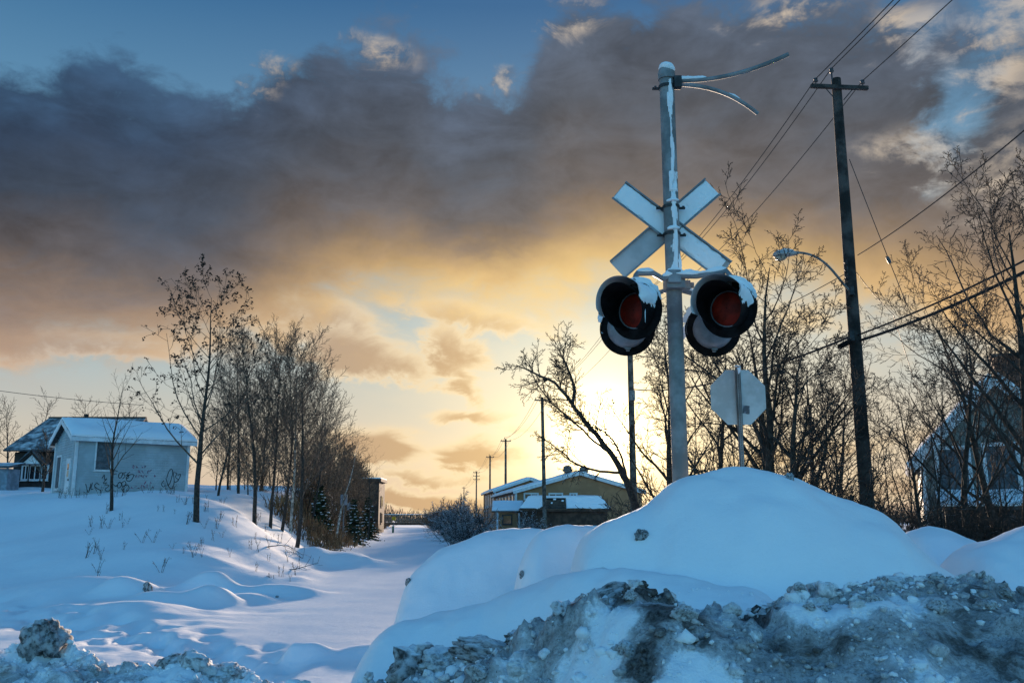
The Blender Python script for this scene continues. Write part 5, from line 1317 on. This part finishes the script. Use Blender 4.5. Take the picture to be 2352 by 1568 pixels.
for s in (0, 1):
    e = O + X1 * (-.3 if s == 0 else W2 + .3) + Vector((0, 0, he2 - .3 * sl2 + .04)); r = O + X1 * pk + Vector((0, 0, hp2 + .04))
    q = [e - Y1 * .3, e + Y1 * 7.3, r + Y1 * 7.3, r - Y1 * .3]
    MB().poly(q, .12).build('roof', M_SHING, t); nn = (q[1] - q[0]).cross(q[3] - q[0]).normalized(); nn = nn if nn.z > 0 else -nn
    roof_snow(*[p + nn * .125 for p in q], .14, 'snow', t, 5 + s)
    mb = MB(); k = (q[3] - q[0]).normalized(); mb.box((q[0] + q[3]) / 2 - Vector((0, 0, .06)), ((q[3] - q[0]).length, .05, .26), Matrix((k, Y1, k.cross(Y1))).transposed()); mb.build('barge_board', M_TRIM, t)
MB().box((.04, -.02, he2 / 2), (.14, .08, he2)).build('corner_board', M_TRIM, t)
window(O, X1, -Y1, hx(2192), hz(1090), 1.0, 1.7, t, M_TRIM, M_BOARD, .11, 1); window(O, X1, -Y1, hx(2290), hz(1085), 1.0, 1.7, t, M_TRIM, M_BOARD, .11, 1)
pz2 = hz(1172)
MB().poly([R4(hx(2150), -1.9, pz2), R4(W2, -1.9, pz2), R4(W2, -.02, hz(1138)), R4(hx(2150), -.02, hz(1138))], .1).build('porch_roof', M_SHING, t)
roof_snow(R4(hx(2150), -1.9, pz2 + .105), R4(W2, -1.9, pz2 + .105), R4(W2, -.04, hz(1138) + .105), R4(hx(2150), -.04, hz(1138) + .105), .12, 'snow', t, 8)
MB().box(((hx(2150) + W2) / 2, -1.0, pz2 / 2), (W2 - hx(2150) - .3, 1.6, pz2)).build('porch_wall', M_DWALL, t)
ch = MB(); ch.box((hx(2342), 2.5, hz(880)), (.85, .85, 2.0)); ch.build('chimney', mat('chimney_brick', (.10, .045, .032), .9, .2, 5), t)
MB().box((hx(2342), 2.5, hz(880) + 1.04), (1.0, 1.0, .1)).build('chimney_cap', M_SHING, t)

# --- brick block and footbridge at the end of the bed
bb = at(822, 1190, 112); t = thing('brick_block', (bb.x, 112, 0), 'tall brown brick building showing past the end of the left tree line', 'building')
zz = at(860, 1104, 112).z; M_BRK = mat('old_brick', (0.075, 0.042, 0.030), .9, .2, 1.5)
bw = (869 - 822) / 2130 * 112
MB().box((bw / 2, 2.5, zz / 2 - .3), (bw, 5, zz + .6)).build('wall', M_BRK, t)
MB().box((bw / 2, 2.5, zz + .1), (bw + .5, 5.5, .35)).build('parapet', M_BRK, t); MB().box((bw / 2, 2.5, zz + .34), (bw + .4, 5.4, .14)).build('snow', M_SNOW, t)
for j in range(2): window(R4(bw, 0, 0), (0, 1, 0), (1, 0, 0), 2.5, 1.8 + 2.0 * j, 1.2, 1.4, t, M_BRK, M_GLASS, .12)
bd = 190.0; p0 = at(884, 1196, bd); t = thing('footbridge', (p0.x, bd, 0), 'brown slatted bridge crossing the far end of the snowy bed', 'bridge')
za, zc_ = at(884, 1204, bd).z, at(884, 1182, bd).z; bwid = (1000 - 884) / 2130 * bd
MB().box((bwid / 2, 0, za + .15), (bwid, 2.4, .5)).build('deck', M_BROWN, t); MB().box((bwid / 2, -1.2, zc_), (bwid, .18, .14)).build('rail', M_WOOD, t); MB().box((bwid / 2, -1.2, zc_ + .12), (bwid, .24, .08)).build('snow', M_SNOW, t)
sm = MB(); sm.box((0, 0, 0), (.16, .08, zc_ - za - .2)); so = sm.build('slat', M_WOOD, t); so.location = (.1, -1.2, (zc_ + za) / 2 + .1)
ns = int(bwid / .32)
for i in range(1, ns): o = so.copy(); COL.objects.link(o); o.parent = t; o.location = (.1 + i * .32, -1.2, (zc_ + za) / 2 + .1)
for xx in (.5, bwid - .5): MB().box((xx, 0, za / 2 - .3), (1.0, 2.6, za + .6)).build('abutment', M_BROWN, t)

# ------------------------------------------------------------------ clods in the ploughed bank
def clod_mesh(seed, name, m, sub=4, rough=.7):
    mb = MB(); bmesh.ops.create_icosphere(mb.bm, subdivisions=sub, radius=1)
    rng = np.random.default_rng(seed); cut = [(unit(rng.normal(0, 1, 3)), rng.uniform(.55, .85)) for _ in range(7)]
    for v in mb.bm.verts:
        c = np.array(v.co)
        for n, d in cut:
            e = np.dot(c, n) - d
            if e > 0: c = c - n * e * .85
        v.co = Vector(c)
        v.co += v.co.normalized() * rough * (.45 * mnoise.noise(v.co * 1.6 + Vector((seed, 0, 0))) + .30 * mnoise.noise(v.co * 4.2 + Vector((0, seed, 0))) + .22 * mnoise.noise(v.co * 8.5) + .12 * mnoise.noise(v.co * 17))
    bmesh.ops.recalc_face_normals(mb.bm, faces=mb.bm.faces)
    me = bpy.data.meshes.new(name); mb.bm.to_mesh(me); mb.bm.free(); me.polygons.foreach_set('use_smooth', np.ones(len(me.polygons), bool)); me.materials.append(m); return me
def dirty_ice(name, c1, c2, lo, hi):
    m = mat(name, c1, .8, .2, 3.2, .8, 9, spec=.25, col2=c2, mix=(lo, hi), snow=(.75, 1.1)); return m
M_ICE_D = dirty_ice('sooty_ice', (0.05, 0.046, 0.044), (0.45, 0.46, 0.48), .34, .62)
M_ICE_M = dirty_ice('grey_ice', (0.16, 0.155, 0.155), (0.66, 0.69, 0.72), .32, .60)
M_ICE_L = dirty_ice('packed_snow', (0.50, 0.51, 0.53), (0.82, 0.85, 0.88), .30, .50)
clods = {k: [clod_mesh(300 + 10 * j + i, 'snow_clod', m) for i in range(4)] for j, (k, m) in enumerate((('d', M_ICE_D), ('m', M_ICE_M), ('l', M_ICE_L)))}
def put_clod(px, py, d, size, kind, lab, name='snow_clod', group='clods in the ploughed bank', asp=(1, 1, .7), lift=.0, rng=np.random.default_rng(8), rot=None):
    x = at(px, py, d).x; z = gz(x, d); o = bpy.data.objects.new(name, clods[kind][rng.integers(4)])
    o.location = (x, d, z + size * lift); o.scale = (size * asp[0], size * asp[1], size * asp[2]); o.rotation_euler = (rng.uniform(-.5, .5), rng.uniform(-.5, .5), rng.uniform(0, 6.28))
    if rot is not None: o.rotation_euler = rot
    return link(o, None, lab, 'snow clod', group)
put_clod(105, 1490, 7.65, .22, 'd', 'big soot-edged ice block on the bank at lower left', 'ice_block', None, (1.05, .8, .85), .7)
put_clod(455, 1530, 7.4, .17, 'm', 'large grey snow block on the bottom-left bank, left of two', asp=(1.2, 1, .8))
put_clod(525, 1528, 7.35, .14, 'm', 'upright grey snow block at the right end of the lower-left clods')
put_clod(395, 1525, 7.5, .12, 'd', 'dark-speckled clod on the lower-left bank')
put_clod(265, 1528, 7.45, .075, 'l', 'small pointed white clod on the lower-left bank')
put_clod(960, 1535, 6.45, .20, 'd', 'dark grey clod where the bank starts to rise', asp=(1, 1, .9))
put_clod(1010, 1520, 6.3, .14, 'm', 'grey clod right beside the dark one where the bank rises')
put_clod(1120, 1468, 6.1, .16, 'd', 'flat dark slab along the rising crest of the bank', asp=(1.8, .7, .5))
put_clod(1190, 1440, 5.95, .12, 'd', 'flat dark slab higher up the rising crest', asp=(1.9, .7, .5))
put_clod(1395, 1350, 5.6, .13, 'd', 'dark slab at the top left of the ploughed bank', asp=(1.5, .8, .6))
put_clod(1300, 1450, 5.4, .13, 'm', 'grey clod on the left face of the bank')
put_clod(2045, 1330, 5.5, .11, 'm', 'rounded grey clod on the right crest of the bank')
put_clod(2255, 1335, 5.6, .09, 'm', 'upright grey clod near the right edge', asp=(.7, .7, 1.3))
put_clod(1405, 1258, 7.42, .24, 'd', 'dark crust of dirt breaking through the big mound\'s left face', 'dirt_crust', None, (1.0, .40, .36), -.12, rot=(-.3, .28, .1))
put_clod(1475, 1232, 7.75, .07, 'd', 'small dirt clod right of the dark crust on the mound', 'dirt_crust', None, (1.3, .7, .8), -.1)
put_clod(1815, 1135, 8.15, .06, 'd', 'small stone peeping from under snow near the mound\'s top right', 'stone', None, (.8, .7, 1.1), -.1)
put_clod(345, 1265, 19.6, .12, 'd', 'dark twiggy clump at the drift below the shed', 'dirt_crust', None, (.8, .8, 1.3), .1)
for px, py, d, s, lab in [(938, 1335, 11.3, .06, 'tiny dark debris at the left foot of the leftmost mound'), (1178, 1345, 9.6, .07, 'tiny dark debris at the left foot of the middle mound'), (1200, 1325, 9.5, .05, 'speck of debris just right of the middle mound\'s foot'), (640, 1300, 21.0, .07, 'small dark lump beside the drift at the bank foot')]: put_clod(px, py, d, s, 'd', lab, 'debris', None, (.7, .6, 1.0), .0)
rng = np.random.default_rng(77)
for i in range(70):
    px = rng.uniform(-60, 800) if i < 30 else rng.uniform(800, 2380)
    gxr, gyr, gzr, _ = BANK_R
    x0 = at(px, 1500, 7.0).x
    d = float(np.interp(x0, gxr, gyr)); d = d - rng.uniform(-.05, .9) ; x = at(px, 1500, d).x; d = float(np.interp(x, gxr, gyr)) - rng.uniform(-.06, .8)
    s = rng.uniform(.03, .07); k = 'm' if rng.uniform() < .55 else 'l'
    put_clod(px, 1500, d, s, k, 'small pale snow clod among the rubble along the bottom-left bank' if i < 30 else ('small grey snow clod on the rising left part of the ploughed bank' if px < 1300 else ('small grey snow clod on the sooty middle of the ploughed bank' if px < 1850 else 'small grey snow clod on the right end of the ploughed bank')), rng=rng, lift=.1)
# crumbled snow nobody could count: overlapping lumps pressed into the bank, dirty where the bank is
from_x, from_y = GX, GY
def sample(A, xs, ys):
    i = np.clip(np.searchsorted(GX, xs) - 1, 0, nx - 2); j = np.clip(np.searchsorted(GY, ys) - 1, 0, ny - 2)
    fx = (xs - GX[i]) / (GX[i + 1] - GX[i]); fy = (ys - GY[j]) / (GY[j + 1] - GY[j])
    return (A[j, i] * (1 - fx) + A[j, i + 1] * fx) * (1 - fy) + (A[j + 1, i] * (1 - fx) + A[j + 1, i + 1] * fx) * fy
def lump_templates(sub, seed):
    out = []
    for k in range(7):
        me = clod_mesh(seed + k, 'tmp', M_GROUND, sub, .95)
        v = np.empty(len(me.vertices) * 3, np.float32); me.vertices.foreach_get('co', v); f = np.empty(len(me.polygons) * 3, np.int32); me.polygons.foreach_get('vertices', f)
        out.append((v.reshape(-1, 3), f.reshape(-1, 3))); bpy.data.meshes.remove(me)
    return out
def rubble(xs, ys, ss, sub, name, lab, seed, sink=.15):
    rng = np.random.default_rng(seed); T = lump_templates(sub, 500 + seed * 20); zs = sample(ZZ, xs, ys); dv = sample(DD, xs, ys) * np.where(rng.uniform(0, 1, len(xs)) < .25, rng.uniform(.15, .4, len(xs)), rng.uniform(.55, 1.0, len(xs)))
    V, F, Dm, base = [], [], [], 0
    for k, (tv, tf) in enumerate(T):
        m = np.arange(len(xs)) % 7 == k; n = int(m.sum())
        q = rng.normal(0, 1, (n, 4)); q /= np.linalg.norm(q, axis=1, keepdims=True); w, a, b, c = q.T
        Rm = np.stack([1 - 2 * (b * b + c * c), 2 * (a * b - c * w), 2 * (a * c + b * w), 2 * (a * b + c * w), 1 - 2 * (a * a + c * c), 2 * (b * c - a * w), 2 * (a * c - b * w), 2 * (b * c + a * w), 1 - 2 * (a * a + b * b)], 1).reshape(n, 3, 3)
        P_ = (tv[None] * rng.uniform(.65, 1.3, (n, 1, 3))) @ Rm.transpose(0, 2, 1); P_ *= ss[m][:, None, None] * np.array([1, 1, .8]); P_ += np.stack([xs[m], ys[m], zs[m] + ss[m] * sink], 1)[:, None, :]
        V.append(P_.reshape(-1, 3)); F.append((tf[None] + (np.arange(n) * len(tv))[:, None, None] + base).reshape(-1, 3)); base += n * len(tv); Dm.append(np.repeat(np.clip(dv[m], 0.03, 1), len(tv)))
    me = mesh_np(name, np.concatenate(V), None, np.concatenate(F), smooth=True); me.materials.append(M_GROUND)
    at_ = me.attributes.new('dirt', 'FLOAT', 'POINT'); at_.data.foreach_set('value', np.concatenate(Dm).astype(np.float32))
    link(bpy.data.objects.new(name, me), None, lab, 'snow rubble', None, 'stuff')
rng = np.random.default_rng(41); gxr, gyr, _, _ = BANK_R
def bank_pts(n, lo, hi, back, crest=0.5):
    x = np.where(rng.uniform(0, 1, n) < .45, rng.uniform(-6.2, -0.6, n), rng.uniform(-1.2, 4.2, n)); yc = np.interp(x, gxr, gyr)
    dy = np.where(rng.uniform(0, 1, n) < crest, rng.normal(.05, .12, n), rng.uniform(-back, 1.35, n)); y = yc - dy
    dens = fbm(x * 1.1, y * 1.1, 3, 210) + .10 * (rng.uniform(0, 1, n) - .5)
    keep = (dens > -.10) | (np.abs(dy) < .18); s_ = lo * (hi / lo) ** (rng.uniform(0, 1, n) ** 2.2)
    return x[keep], y[keep], s_[keep]
x_, y_, s_ = bank_pts(2000, .016, .055, .12, .45); rubble(x_, y_, s_, 2, 'snow_rubble', 'crumbled snow lumps packed over the ploughed roadside bank', 1, .1)
x_, y_, s_ = bank_pts(5200, .008, .028, .2, .4); rubble(x_, y_, s_, 1, 'snow_crumbs', 'fine snow crumbs strewn over the ploughed roadside bank', 2, .15)
n = 900; x_ = 2.5 + .85 * rng.normal(0, 1, n).clip(-1.6, 1.6); y_ = 6.15 + .40 * rng.normal(0, 1, n).clip(-1.6, 1.4); rubble(x_, y_, .006 * 6 ** (rng.uniform(0, 1, n) ** 2.5), 1, 'snow_crumbs', 'grey crumbs spilled behind the bank crest at right', 3, .2)
